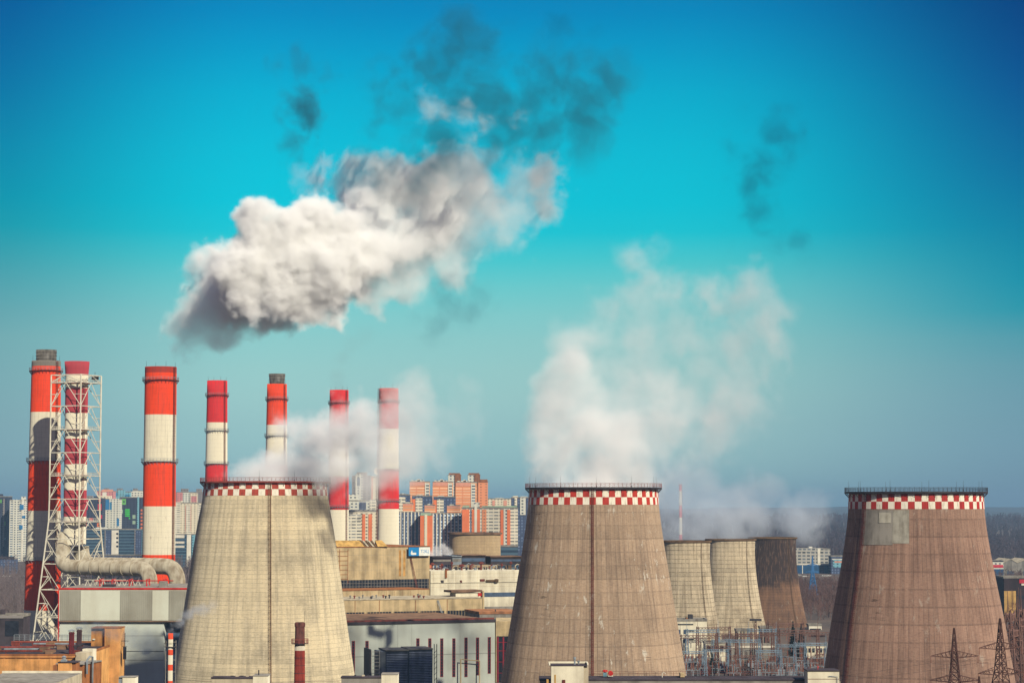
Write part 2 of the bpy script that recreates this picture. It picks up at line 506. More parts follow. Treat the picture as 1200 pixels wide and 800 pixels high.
# ------------------------------------------------------------------ cooling towers
def interp(tab, z):
    for (z0, r0), (z1, r1) in zip(tab, tab[1:]):
        if z0 <= z <= z1:
            return r0 + (r1 - r0) * (z - z0) / (z1 - z0)
    return tab[0][1] if z < tab[0][0] else tab[-1][1]

def smooth_tab(tab, n=34):
    """a smooth outline through a few (height, radius) pairs"""
    out = []
    for i in range(n + 1):
        z = tab[0][0] + (tab[-1][0] - tab[0][0]) * i / n
        e = (tab[-1][0] - tab[0][0]) * .05
        zs = [min(tab[-1][0], max(tab[0][0], z + k * e)) for k in (-1, -.5, 0, .5, 1)]
        out.append((z, sum(interp(tab, q) for q in zs) / 5))
    out[0] = tab[0]; out[-1] = tab[-1]
    return out

def big_tower(px, D, tab_px, label, shell, checker_z, cells, gallery_mat, rail_mat, ladder_mat, ladder_deg, nface, rods, red, light_panel=None, py_rim=None):
    """tab_px: (picture y, full width in pixels); the rim first"""
    p = at(px, 600, D)
    t = thing('cooling_tower', label, 'cooling tower', (p.x, D, 0), 0, 'large cooling towers with checkered rims')
    tab = []
    for y, w in tab_px:
        q = at(px, y, D)
        tab.append((q.z, w * D / FOC / 2))
    tab = sorted(tab)
    z0, r0 = tab[0]
    tab = [(0, r0 + z0 * (tab[0][1] - tab[1][1]) / (tab[1][0] - tab[0][0]) * .75)] + tab
    prof = smooth_tab(tab)
    zt, rt = prof[-1]
    outer = [(r, z) for z, r in prof]
    inner = [(r - .7, z) for z, r in reversed(prof)]
    mb = MB(); mb.lathe(outer + inner, nface)
    mb.build('shell', shell, t)
    # checkered band, two rows of painted fields
    za, zb = checker_z
    zs = (zb - za) / 2
    mb = MB(); mb.lathe([(interp([(z, r) for z, r in prof], za + (zb - za) * i / 4) + .06, za + (zb - za) * i / 4) for i in range(5)], 128)
    mb.build('checkered_band', checker_mat('checkered_band', cells, za, zs, red), t)
    # gallery round the rim with brackets
    go = rt + 1.35
    mb = MB(); mb.lathe([(rt - .9, zt), (go, zt), (go, zt + .55), (rt - .9, zt + .55)], 96, closed=True)
    for k in range(64):
        a = 2 * PI * k / 64
        mb.tube((go * math.cos(a) * .995, go * math.sin(a) * .995, zt), ((rt + .05) * math.cos(a), (rt + .05) * math.sin(a), zt - 1.3), .07, n=4)
    gal = mb.build('gallery', gallery_mat, t)
    mb = MB()
    for h in (.45, .85, 1.25): mb.ring(go - .1, zt + .55 + h, .035, 96)
    for k in range(96):
        a = 2 * PI * k / 96
        mb.tube(((go - .1) * math.cos(a), (go - .1) * math.sin(a), zt + .5), ((go - .1) * math.cos(a), (go - .1) * math.sin(a), zt + 1.82), .045, n=4)
    mb.build('railing', rail_mat, gal)
    # lightning rods
    for k in range(rods):
        a = 2 * PI * (k + .27) / rods
        mb = MB(); mb.tube((rt * math.cos(a), rt * math.sin(a), zt), (rt * math.cos(a), rt * math.sin(a), zt + 3.9), .06, .025, 5)
        mb.tube((rt * math.cos(a), rt * math.sin(a), zt + .5), (rt * math.cos(a), rt * math.sin(a), zt + 1.1), .12, .12, 5)
        mb.build('lightning_rod', M['steel_dark'], t)
    # caged ladder running down the shell
    a = R_(ladder_deg) - PI / 2
    ca, sa = math.cos(a), math.sin(a); tx, ty = -sa, ca
    mb = MB()
    pts = [(z, r) for z, r in prof]
    def on(z, off, s):
        r = interp(pts, z) + off
        return Vector((r * ca + s * tx, r * sa + s * ty, z))
    n = 44
    for i in range(n):
        za_, zb_ = zt * i / n, zt * (i + 1) / n
        for s in (-.3, .3):
            mb.tube(on(za_, .25, s), on(zb_, .25, s), .06, n=4)
        for s in (-.38, 0, .38):
            mb.tube(on(za_, .95, s), on(zb_, .95, s), .045, n=4)
        mb.tube(on(za_, .05, .3), on(za_, .9, .38), .05, n=4); mb.tube(on(za_, .05, -.3), on(za_, .9, -.38), .05, n=4)
        mb.tube(on(za_, .95, -.38), on(za_, .95, .38), .05, n=4)
    for i in range(int(zt / .6)):
        mb.tube(on(i * .6, .25, -.3), on(i * .6, .25, .3), .03, n=4)
    mb.build('ladder', ladder_mat, t)
    return t, pts, zt

def sector(t, name, pts, mat, a0, a1, z0, z1, off):
    """a curved sheet lying on the shell between two bearings (degrees, 0 faces the camera, plus to the right)"""
    A0, A1 = R_(a0) - PI / 2, R_(a1) - PI / 2
    mb = MB()
    pr = [(interp(pts, z0 + (z1 - z0) * i / 8) + off, z0 + (z1 - z0) * i / 8) for i in range(9)]
    inn = [(r - .12, z) for r, z in reversed(pr)]
    mb.lathe(pr + inn, 10, closed=True, a0=A0, a1=A1)
    return mb.build(name, mat, t)

left_shell = tower_mat('pale_board_marked_concrete', '#c3b596', '#857b68', '#d4c8ae', 84, 1.42, .04, .5, .6, .55, pv=.04, cv=.03)
mid_shell = tower_mat('brown_ribbed_concrete', '#a28b73', '#715f50', '#bba992', 96, 4.1, .5, .34, .55, .45, eff=.85, pv=.06, cv=.14)
right_shell = tower_mat('red_brown_ribbed_concrete', '#947664', '#654c41', '#aa8f7b', 112, 5.2, .55, .38, .6, .5, eff=.3, pv=.06, cv=.16)

DL, DM, DR = 746.0, 711.0, 688.0
zc = lambda px, y, D: at(px, y, D).z
tl, pl, ztl = big_tower(311, DL, [(566, 143), (580, 144), (621, 160), (670, 174), (735, 193), (800, 213)],
    'pale concrete cooling tower with brick chimney in front and steam drifting to the right', left_shell,
    (zc(311, 580.5, DL), zc(311, 566, DL)), 60, M['rail_red'], M['rail_red'], plain('ladder_rust_brown', '#8a6a4c', .3, .5), 10, 168, 11, '#b04a38')
tm, pm, ztm = big_tower(695.5, DM, [(573, 150), (591, 152), (634, 163), (670, 175), (727, 193.5), (787, 213), (800, 218)],
    'brown cooling tower in the middle with dense white steam rising from it', mid_shell,
    (zc(695, 591, DM), zc(695, 574, DM)), 64, M['steel_dark'], M['rail_red'], M['rust_red'], -3, 96, 11, '#b8382a')
tr, pr_, ztr = big_tower(1073.5, DR, [(578, 155), (596, 156), (621, 161), (670, 177), (722, 197), (782, 216), (800, 222)],
    'red brown cooling tower without steam, grey repair patch under its checkered rim', right_shell,
    (zc(1073, 596, DR), zc(1073, 579, DR)), 64, M['steel_dark'], M['steel_dark'], plain('ladder_dark_red', '#5d2b26', .3, .5), -57, 112, 11, '#b0302a')
# patch of newer concrete
zq = lambda y: zc(1073, y, DR)
sector(tr, 'repair_patch', pr_, M['concrete_grey'], -58, -29, zq(637), zq(597), .10)
sector(tr, 'repair_patch', pr_, P('patch_pale', '#a39e90', .2, .4), -29.4, -16, zq(635), zq(597), .14)
sector(tr, 'repair_patch', pr_, P('patch_lighter', '#b3ae9e', .2, .4), -42, -31, zq(612), zq(600), .22)

# small hyperbolic towers at the back
def small_tower(px, D, yrim, wtop, label, shell, tab=None):
    p = at(px, 600, D); zt = at(px, yrim, D).z
    t = thing('cooling_tower', label, 'cooling tower', (p.x, D, 0), 0, 'small cooling towers in the back row')
    r = wtop * D / FOC / 2
    prof = []
    n = 30
    for i in range(n + 1):
        q = i / n; z = zt * q
        k = 1.0 + .62 * max(0, (1 - q) - .12) ** 1.75 + (.02 if q > .9 else 0) * (q - .9) * 10
        prof.append((r * k, z))
    inner = [(a - .5, z) for a, z in reversed(prof)]
    mb = MB(); mb.lathe(prof + inner, 72); mb.build('shell', shell, t)
    mb = MB(); mb.lathe([(prof[-1][0] - .3, zt - .5), (prof[-1][0] + .7, zt - .4), (prof[-1][0] + .7, zt + .45), (prof[-1][0] - .3, zt + .5)], 72, closed=True)
    mb.build('rim', M['timber'], t)
    mb = MB()
    a = -PI / 2 + .6
    pts = [(z, rr) for rr, z in prof]
    for i in range(20):
        z0, z1 = zt * i / 20, zt * (i + 1) / 20
        for s in (-.3, .3):
            f = lambda z: Vector(((interp(pts, z) + .3) * math.cos(a) - s * math.sin(a), (interp(pts, z) + .3) * math.sin(a) + s * math.cos(a), z))
            mb.tube(f(z0), f(z1), .07, n=4)
        mb.tube(f(z0), Vector((f(z0).x - .6 * -math.sin(a), f(z0).y - .6 * math.cos(a), z0)), .05, n=4)
    mb.build('ladder', M['timber'], t)
    return t
back_a = tower_mat('weathered_cream_planks', '#b6a78c', '#6f5f4a', '#c8bca2', 40, 2.3, .0, .95, .75, .8, radius=16, pv=.12)
back_b = tower_mat('cream_planks', '#bbac90', '#75654f', '#ccc0a6', 40, 2.3, .0, .9, .65, .7, radius=16, pv=.12)
back_c = tower_mat('dark_stained_brick', '#7a5c46', '#4a3a33', '#a0764f', 40, 1.6, .0, .6, .5, .6, eff=.35, radius=16, soot=(22, .9))
small_tower(803, 1190, 634, 57, 'cream cooling tower half hidden behind the brown ribbed tower', back_a)
small_tower(856, 1265, 632, 56, 'cream cooling tower in the middle of the back row under low steam', back_b)
small_tower(905, 1340, 630, 54, 'dark stained brown cooling tower at the end of the back row', back_c)
t_sq = tower_mat('squat_tower_concrete', '#a8916e', '#7b6650', '#b8a686', 40, 1.9, .05, .35, .3, .3, radius=16)
p = at(556.5, 640, 1420)
t = thing('cooling_tower', 'squat brown round tower in front of the orange apartment blocks', 'cooling tower', (p.x, 1420, 0))
zt = at(556, 624.5, 1420).z; r = 30 * 1420 / FOC
mb = MB(); pr = [(r * (1.25 - .25 * min(1, i / 6)), zt * i / 12) for i in range(13)]
mb.lathe(pr + [(a - .5, z) for a, z in reversed(pr)], 72); mb.build('shell', t_sq, t)
mb = MB(); mb.lathe([(r - .4, zt - .9), (r + 1.1, zt - .6), (r + 1.1, zt + .5), (r - .4, zt + .5)], 72, closed=True); mb.build('rim', M['roof_brown'], t)

# ------------------------------------------------------------------ chimneys
red_a = paint_mat('orange_red_paint', '#e54414', .55)
red_b = paint_mat('crimson_paint', '#d42a2a', .5)
red_c = paint_mat('faded_crimson_paint', '#b04048', .4)
red_dark = paint_mat('sooty_red_paint', '#a8321e', .8)
whi_a = paint_mat('off_white_paint', '#ddd5bd', .34, rust=.6)
whi_b = paint_mat('cream_paint', '#e2dac2', .15)
grey_m = paint_mat('grey_steel_cap', '#7e776c', .6, 1.6)

def chimney(px, D, wtop, wref, yref, bands, label, galleries, cap=None, ladder_deg=55, rimdark=True):
    """bands: list of (picture y of the upper edge, material); the lowest runs to the ground"""
    pz = at(px, bands[0][0], D)
    zt = pz.z
    rt = wtop * D / FOC / 2; rr = wref * D / FOC / 2; zr = at(px, yref, D).z
    k = (rr - rt) / (zt - zr)
    rad = lambda z: rt + (zt - z) * k
    t = thing('striped_chimney', label, 'chimney', (pz.x, D, 0), 0, 'red and white striped power station chimneys')
    mats = []; prof = []; mis = []
    zs = [at(px, y, D).z for y, _ in bands] + [0]
    for i, (y, m) in enumerate(bands):
        if m not in mats: mats.append(m)
        z1, z0 = zs[i], zs[i + 1]
        for q in range(4):
            prof.append((rad(z1 + (z0 - z1) * q / 4), z1 + (z0 - z1) * q / 4)); mis.append(mats.index(m))
    prof.append((rad(0), 0)); mis.append(0)
    # lip and inside
    mats.append(M['steel_dark'])
    pre = [(rt - .9, zt - 4), (rt - .8, zt + .02)]
    mb = MB()
    mb.lathe(list(reversed(pre + prof)), 64, list(reversed([len(mats) - 1, mis[0]] + mis[:-1])))
    sh = mb.build('shaft', mats, t, smooth=True)
    for y in galleries:
        z = at(px, y, D).z; r = rad(z); w = .055 * r * 2 + .3
        mb = MB(); mb.lathe([(r - .05, z), (r + w, z), (r + w, z + .2), (r - .05, z + .2)], 48, closed=True)
        for q in range(28):
            a = 2 * PI * q / 28
            mb.tube(((r + w) * math.cos(a), (r + w) * math.sin(a), z), (r * math.cos(a), r * math.sin(a), z - 1.5), .09, n=4)
        g = mb.build('gallery', M['rust_red'] if y == galleries[0] else M['galvanised'], t)
        mb = MB()
        for h in (.6, 1.2): mb.ring(r + w - .08, z + .3 + h, .05, 40)
        for q in range(32):
            a = 2 * PI * q / 32
            mb.tube(((r + w - .08) * math.cos(a), (r + w - .08) * math.sin(a), z + .3), ((r + w - .08) * math.cos(a), (r + w - .08) * math.sin(a), z + 1.55), .06, n=4)
        mb.build('railing', M['galvanised'], g)
    mb = MB(); a = R_(ladder_deg) - PI / 2
    for i in range(30):
        z0, z1 = zt * i / 30, zt * (i + 1) / 30
        f = lambda z, o, s: Vector(((rad(z) + o) * math.cos(a) - s * math.sin(a), (rad(z) + o) * math.sin(a) + s * math.cos(a), z))
        for s in (-.35, .35): mb.tube(f(z0, .3, s), f(z1, .3, s), .08, n=4)
        for s in (-.4, 0, .4): mb.tube(f(z0, 1.0, s), f(z1, 1.0, s), .06, n=4)
        for q in range(4):
            z = z0 + (z1 - z0) * q / 4
            mb.tube(f(z, .3, -.35), f(z, .3, .35), .05, n=4)
            mb.tube(f(z, .3, -.35), f(z, 1, -.4), .05, n=4); mb.tube(f(z, .3, .35), f(z, 1, .4), .05, n=4)
            mb.tube(f(z, 1, -.4), f(z, 1, .4), .05, n=4)
    mb.build('ladder', M['rust_red'], t)
    if cap:
        wc, ycap, flare = cap
        rc = wc * D / FOC / 2; zc_ = at(px, ycap, D).z
        mb = MB(); mb.lathe([(rc * .94, zt - 1), (rc * .97, zt + .3), (rc * flare, zc_), (rc * flare - .35, zc_), (rc * .9, zt - 1)], 40, closed=True)
        for q in range(3):
            z = zt + (zc_ - zt) * (q + .6) / 3.4
            mb.ring(rc * (.97 + (flare - .97) * (z - zt) / (zc_ - zt)) + .05, z, .1, 40)
        mb.build('flue_cap', M['grey_cap'], t, smooth=True)
    for q in range(4):
        a = q * PI / 2 + .5
        mb = MB(); rq = rt - .3
        mb.tube((rq * math.cos(a), rq * math.sin(a), zt), (rq * math.cos(a), rq * math.sin(a), zt + 2.6), .07, .04, 4)
        mb.build('lightning_rod', M['steel_dark'], t)
    return t

DC1 = 1030
chimney(54.2, DC1, 33.5, 38.5, 600, [(423, grey_m), (429.5, red_a), (483, whi_a), (540, red_a), (598, whi_a), (656, red_a), (714, whi_a)],
        'tall thick striped chimney with a grey steel cap, partly behind the white lattice', [435, 540, 656], (24, 410, 1.0))
chimney(188.5, 1010, 37, 37.0 + 1.2, 645, [(430, red_dark), (437, red_a), (486, whi_a), (541, red_a), (593, whi_a), (649.5, red_a), (705, whi_a)],
        'thick striped chimney standing alone between the lattice stack and the pale tower', [446, 541], None, 62)
DC4 = 1300
chimney(254.6, DC4, 23.5, 25.6, 543, [(446, red_b), (495, whi_b), (543.5, red_b), (596, whi_b), (648, red_b)],
        'slim crimson and white chimney rising behind the left rim of the pale tower', [463.5, 505, 543.5], None, 50)
chimney(324.6, DC4, 23.0, 25.4, 540, [(450, red_a), (498, whi_b), (545, red_a), (596, whi_b), (648, red_a)],
        'slim striped chimney with a dark flared steel cap behind the pale tower', [468, 511], (18, 438, 1.08), 50)
DC6 = 1380
chimney(397.4, DC6, 22.0, 24.0, 597, [(457, red_b), (503, whi_b), (558, red_b), (597, whi_b), (650, red_b)],
        'slim striped chimney beside the right rim of the pale tower, crossed by steam', [472.5, 594], None, 50)
chimney(455.7, DC6, 22.4, 25.0, 595, [(455, paint_mat('sooty_pink_paint', '#c25f58', .5)), (470, red_b), (502.5, whi_b), (549.5, red_b), (596, whi_b), (650, red_b)],
        'rightmost of the slim striped chimneys, in front of the orange apartment blocks', [471, 550.5, 587], None, -70)
t7 = [o for o in bpy.data.objects if o.type == 'EMPTY' and o.name.startswith('striped_chimney')][-1]
q = at(442, 552, DC6)
mb = MB(); mb.lathe([(.05, 0), (1.3, .25), (2.2, .9), (2.35, 1.25), (2.2, 1.05), (1.2, .4), (.05, .12)], 20)
o = mb.build('dish_antenna', M['white_paint'], t7, smooth=True, loc=(q.x - t7.location.x, -2.0, q.z)); o.rotation_euler = (PI / 2, 0, .4)
t = chimney(797.3, 3300, 3.4, 4.2, 640, [(567, red_b), (575, whi_b), (592, red_b), (606, whi_b), (626, red_b)],
        'tiny far off striped chimney seen through steam right of the brown tower', [568], None, 50)

# ------------------------------------------------------------------ steel stack in its lattice
DS = 980
sc_ = DS / FOC
p = at(87.2, 600, DS)
st = thing('steel_stack', 'striped steel flue with a flared top inside a white lattice tower', 'chimney', (p.x, DS, 0))
zy = lambda y: at(87, y, DS).z
fx = (87.8 - 87.2) * sc_
rs = 13.2 * sc_
bands = [(423.7, red_c), (455, whi_b), (484, red_c), (514, whi_b), (544, red_c), (574, whi_b), (605, red_c), (612, whi_b)]
mats = [red_c, whi_b, M['steel_dark']]
prof = [(rs * 1.02 - .3, zy(430)), (rs * 1.1 - .3, zy(423.7)), (rs * 1.1, zy(423.7)), (rs * 1.06, zy(431)), (rs, zy(440)), (rs, zy(455))]
mis = [2, 2, 0, 0, 0]
for i in range(1, len(bands)):
    y0, m = bands[i]; y1 = bands[i + 1][0] if i + 1 < len(bands) else 638
    prof.append((rs, zy(y1))); mis.append(mats.index(m))
mis.append(1)
mb = MB(); mb.lathe(list(reversed(prof)), 48, [mis[-1]] + list(reversed(mis))[1:] + [2], c=(fx, 0))
fl = mb.build('flue', mats, st, smooth=True)
mb = MB()
for y in (449, 503.5, 557, 611):
    mb.ring(rs + .25, zy(y), .3, 40, c=(fx, 0))
mb.build('stiffening_ring', M['rust_red'], fl)
PHI = R_(21.5)
def corner(k, h):
    """leg k at picture-height y"""
    a = PHI + k * PI / 2
    y = h
    rad = 29.3
    if y > 606: rad = 29.3 + (y - 606) * .115
    return Vector((rad * sc_ * math.cos(a), rad * sc_ * math.sin(a), zy(y)))
lev = [440, 449, 476.3, 503.6, 530.5, 557.5, 584.5, 611, 631, 660, 690, 722, 757]
for k in range(4):
    mb = MB()
    for a, b in zip(lev, lev[1:]): mb.tube(corner(k, a), corner(k, b), .34, n=6)
    mb.tube(corner(k, 757), corner(k, 757) * 1 + (corner(k, 757) - corner(k, 722)) * (zy(757) / (zy(722) - zy(757)) if zy(757) > 0 else 0), .42, n=6)
    mb.build('lattice_leg', M['steel_white'], st)
for i, (a, b) in enumerate(zip(lev, lev[1:])):
    mb = MB()
    for k in range(4):
        A0, A1 = corner(k, a), corner(k, b); B0, B1 = corner(k + 1, a), corner(k + 1, b)
        mb.tube(A0, B0, .19, n=5)
        m0, m1 = (A0 + B0) / 2, (A1 + B1) / 2
        if i == 0:
            mb.tube(A1, m0, .16, n=4); mb.tube(B1, m0, .16, n=4)
        elif i < 8:
            mb.tube(A1, m0, .17, n=5); mb.tube(B1, m0, .17, n=5)
            mb.tube((A1 + m0) / 2, (A0 + A1) / 2, .13, n=4); mb.tube((B1 + m0) / 2, (B0 + B1) / 2, .13, n=4)
        else:
            mb.tube(A0, m1, .17, n=5); mb.tube(B0, m1, .17, n=5)
            mb.tube((A0 + m1) / 2, A1, .15, n=4); mb.tube((B0 + m1) / 2, B1, .15, n=4)
            mb.tube((A0 + m1) / 2, (A0 + A1) / 2, .13, n=4); mb.tube((B0 + m1) / 2, (B0 + B1) / 2, .13, n=4)
    mb.build('lattice_bay', M['steel_white'], st)
for y in (449, 503.6, 557.5, 611):
    mb = MB()
    cs = [corner(k, y) for k in range(4)]
    for k in range(4):
        a, b = cs[k], cs[(k + 1) % 4]
        d = (b - a); nrm = Vector((-(a + b).x, -(a + b).y, 0)).normalized() * 1.4
        mb.add([a, b, b + nrm, a + nrm, a + Vector((0, 0, .15)), b + Vector((0, 0, .15)), b + nrm + Vector((0, 0, .15)), a + nrm + Vector((0, 0, .15))],
               [(0, 1, 2, 3), (4, 5, 6, 7), (0, 1, 5, 4), (1, 2, 6, 5), (2, 3, 7, 6), (3, 0, 4, 7)])
        mb.tube(a, Vector((fx, 0, a.z)), .14, n=4)
    pf = mb.build('platform', M['galvanised'], st)
    mb = MB()
    for k in range(4):
        a, b = cs[k] * 1.0, cs[(k + 1) % 4]
        for h in (.7, 1.4): mb.tube(a + Vector((0, 0, h)), b + Vector((0, 0, h)), .06, n=4)
        for q in range(10):
            c = a.lerp(b, q / 10); mb.tube(c, c + Vector((0, 0, 1.4)), .06, n=4)
    mb.build('railing', M['steel_white'], pf)
mb = MB()
la = Vector((rs + 1.0, -3.5, 0))
for s in (0, .8): mb.tube((la.x + s - 2, -rs - .2 + 1, zy(640)), (la.x + s - 2, -rs - .2 + 1, zy(445)), .09, n=4)
for i in range(150):
    z = zy(640) + i * .5 * (zy(445) - zy(640)) / 75
    mb.tube((la.x - 2, -rs + .8, z), (la.x - 1.2, -rs + .8, z), .05, n=4)
mb.build('ladder', M['rust_red'], st)
# lamp rack on top corner
mb = MB(); c = corner(0, 440)
mb.box(c.x - 4.2, c.x - 1.2, c.y - .5, c.y + .5, c.z - 1.6, c.z - .2); mb.tube(c + Vector((-2.8, 0, -2)), c + Vector((-2.8, 0, 1.8)), .08, n=4)
mb.build('lamp_rack', M['steel_dark'], st)

# flue ducts from the stack to the filter house
def duct(name, pts, r, label, rings):
    """a bent pipe: pts in world space, corners rounded"""
    t = thing(name, label, 'duct', pts[0], 0)
    loc = Vector(pts[0])
    pts = [Vector(q) - loc for q in pts]
    path = [pts[0]]
    for i in range(1, len(pts) - 1):
        a, b, c = pts[i - 1], pts[i], pts[i + 1]
        k = min(r * 2.1, (b - a).length * (.95 if i == 1 else .5), (c - b).length * .95)
        p0 = b + (a - b).normalized() * k; p1 = b + (c - b).normalized() * k
        for q in range(9):
            s = q / 8
            path.append(p0 * (1 - s) ** 2 + b * 2 * s * (1 - s) + p1 * s * s)
    path.append(pts[-1])
    mb = MB(); mb.path(path, r, 28); mb.build('pipe', M['duct'], t, smooth=True)
    for i in rings:
        a, b, s = i
        p0, p1 = pts[a], pts[b]; q = p0.lerp(p1, s); d = (p1 - p0).normalized() * .22
        mb = MB(); mb.path([q - d, q + d], r + .16, 28); mb.build('flange', M['concrete'], t)
    return t, loc
zd = at(120, 664.3, 965).z
p0 = at(78, 626, DS); p1 = Vector((at(73, 664, DS).x, DS - 6, zd)); p2 = Vector((at(176, 664, 945).x, 945, zd)); p3 = Vector((p2.x, 945, at(176, 694, 945).z))
duct('flue_duct', [(p0.x, DS, p0.z), p1, p2, p3], 8.7 * 965 / FOC, 'fat beige flue duct curving from the stack foot down to the filter house roof',
     [(1, 2, s) for s in (.27, .39, .5, .62, .73, .84)])
p1 = Vector((at(92, 662, DS).x, DS + 6, zd + .5)); p2 = Vector((at(208, 662, 958).x, 958, zd + .5)); p3 = Vector((p2.x, 958, at(208, 694, 958).z))
duct('flue_duct', [(at(92, 640, DS).x, DS + 6, at(92, 640, DS).z), p1, p2, p3], 9.4 * 965 / FOC, 'second beige flue duct arching down behind and right of the first one',
     [(1, 2, s) for s in (.55, .66, .77)])

# ------------------------------------------------------------------ buildings: a frame along a facade line
class Fac:
    """a thing whose local x runs along its front from pixel pa (distance D0) to pb (distance D1), y goes back, z up"""
    def __init__(s, name, label, cat, pa, D0, pb, D1=None, group=None, yref=640):
        D1 = D0 if D1 is None else D1
        a = at(pa, yref, D0); b = at(pb, yref, D1)
        s.p = Vector((a.x, a.y, 0)); u = Vector((b.x - a.x, b.y - a.y, 0)); s.len = u.length
        s.u = u.normalized(); s.n = Vector((-s.u.y, s.u.x, 0))     # n points back, away from the camera
        s.yref = yref
        s.root = thing(name, label, cat, s.p, math.atan2(s.u.y, s.u.x), group)
    def hit(s, px, py, off=0.0):
        d = ray(px, py); o = s.p + s.n * off
        t = o.dot(s.n) / Vector((d.x, d.y, 0)).dot(s.n)
        q = Vector((d.x * t, d.y * t, 0)) - s.p
        return q.dot(s.u), EYE + d.z * t
    def s_(s, px, off=0.0, py=None): return s.hit(px, py or s.yref, off)[0]
    def z(s, py, px, off=0.0): return s.hit(px, py, off)[1]
    def box(s, name, pa, pb, ya, yb, f, k, mat, parent=None, mb=None):
        """front at depth f, back at depth k; ya / yb picture heights read at pa (None = the ground)"""
        x0, z1 = s.hit(pa, ya, f); x1 = s.s_(pb, f, ya)
        z0 = 0.0 if yb is None else s.z(yb, pa, f)
        own = mb is None
        mb = mb or MB(); mb.box(min(x0, x1), max(x0, x1), f, k, z0, z1)
        return mb.build(name, mat, parent or s.root) if own else None

# ---- filter house with striped cladding, left
DW = 884.0
F = Fac('filter_house', 'grey and white clad hall with a red roof edge carrying the flue ducts', 'industrial hall', 69, DW, 219, DW, yref=700)
F.box('wall', 70, 192, 727.5, None, .0, 55, M['hall_wall'])
F.box('recess_wall', 192.2, 219, 730, None, 6, 55, M['glass_blue'])
F.box('upper_wall', 69.3, 219, 690.5, 727.3, -1.5, 55, M['panel_white'])
for (a, b, m) in ((70.5, 94.6, 'panel_grey'), (94.9, 140.6, 'panel_white'), (140.9, 178.4, 'panel_grey'), (178.7, 197.6, 'panel_white'), (197.9, 218.6, 'panel_grey')):
    o = F.box('cladding_panel', a, b, 691.5, 726.5, -1.72, -1.5, M[m])
    if m == 'panel_grey':
        mb = MB(); x0 = F.s_(a, -1.7, 700); x1 = F.s_(b, -1.7, 700); z1 = F.z(692, a, -1.7); z0 = F.z(726, a, -1.7)
        x = x0 + .3
        while x < x1 - .3:
            mb.box(x, x + .28, -1.86, -1.725, z0, z1); x += .75
        mb.build('corrugation', M['panel_grey'], o)
rf = F.box('roof_edge', 68.6, 219.5, 688.4, 690.4, -1.9, -1.4, M['signal_red'])
F.box('roof', 69.4, 219, 689.0, 690.3, -1.39, 54.9, M['concrete_grey'])
F.box('back_edge', 68.6, 219.5, 688.6, 691, 55.1, 55.6, M['signal_red'])
F.box('corner_trim', 68.4, 69.4, 690.6, None, -1.8, -1.0, M['signal_red'])
F.box('seam', 70, 192, 762.2, 762.9, -.12, 0, M['steel_dark'])
F.box('seam', 70, 192, 744.2, 744.6, -.10, 0, M['concrete_grey'])
F.box('seam', 140, 192, 772.5, 773.1, -.10, 0, M['concrete_grey'])
F.box('eaves_trim', 69.3, 219, 727.0, 728.2, -1.75, -1.5, M['roof_brown'])
# steel supports under the ducts, on the roof
zr = F.z(689, 100, 20)
mb = MB()
for x in (12, 17, 24, 31, 38):
    for y in (22, 30):
        mb.tube((x, y, zr), (x, y, zr + 3.6), .22, n=4)
    mb.tube((x, 22, zr + 3.4), (x, 30, zr + 3.4), .2, n=4)
    mb.tube((x, 22, zr + .3), (x, 30, zr + 3.3), .13, n=4)
mb.tube((10, 22, zr + 3.0), (42, 22, zr + 3.0), .2, n=4)
mb.build('duct_support', M['signal_red'], F.root)
mb = MB()
for i in range(9):
    x = 5 + i * 2.2 + (3 if i > 3 else 0)
    mb.tube((x, 26, zr), (x + 1.3, 26, zr + 3.2), .14, n=4); mb.tube((x + 2.6, 26, zr), (x + 1.3, 26, zr + 3.2), .14, n=4)
mb.tube((5, 26, zr + 3.2), (22, 26, zr + 3.2), .14, n=4)
mb.build('pipe_trestle', M['steel_white'], F.root)
F.box('roof_cabin', 186, 194, 681, 688.2, 12, 18, M['concrete_grey'])
F.box('roof_cabin', 120, 133, 684.5, 688.2, 14, 20, M['steel_dark'])

# ---- orange brick works, left foreground
DO = 600.0
F = Fac('brick_workshop', 'low orange brick workshop with a cluttered dark roof at the lower left', 'workshop', -40, DO, 97, DO, yref=775)
F.box('wall', -40, 97, 768.5, None, 0, 58, M['orange_brick'])
zr = F.z(768.5, 40, 0); X1 = F.s_(97, 0, 775)
mb = MB(); mb.box(.3, X1 - .3, .3, 57.7, zr, zr + .12); mb.build('roof', M['roof_dark'], F.root)
mb = MB()
mb.box(0, X1, 0, .35, zr, zr + .6); mb.box(0, X1, 57.6, 58, zr, zr + .6); mb.box(X1 - .35, X1, .35, 57.6, zr, zr + .6)
mb.build('parapet', M['brown_brick'], F.root)
mb = MB()
for i in range(20):
    mb.tube((i * X1 / 20, 57.5, zr + .6), (i * X1 / 20, 57.5, zr + 2.4), .07, n=4)
for h in (1.2, 1.8, 2.4): mb.tube((0, 57.5, zr + h), (X1, 57.5, zr + h), .07, n=4)
mb.build('roof_railing', M['galvanised'], F.root)
rnd = random.Random(12)
for i in range(14):
    x = rnd.uniform(2, X1 - 4); y = rnd.uniform(6, 50); w = rnd.uniform(1.0, 3.4); h = rnd.uniform(.5, 1.5)
    mb = MB(); mb.box(x, x + w, y, y + rnd.uniform(1.5, 4), zr + .12, zr + .12 + h); mb.box(x - .12, x + w + .12, y - .12, y + 1, zr + .12 + h, zr + .25 + h)
    mb.build('skylight', M[rnd.choice(['roof_brown', 'rust_red', 'concrete_grey', 'rust_red'])], F.root)
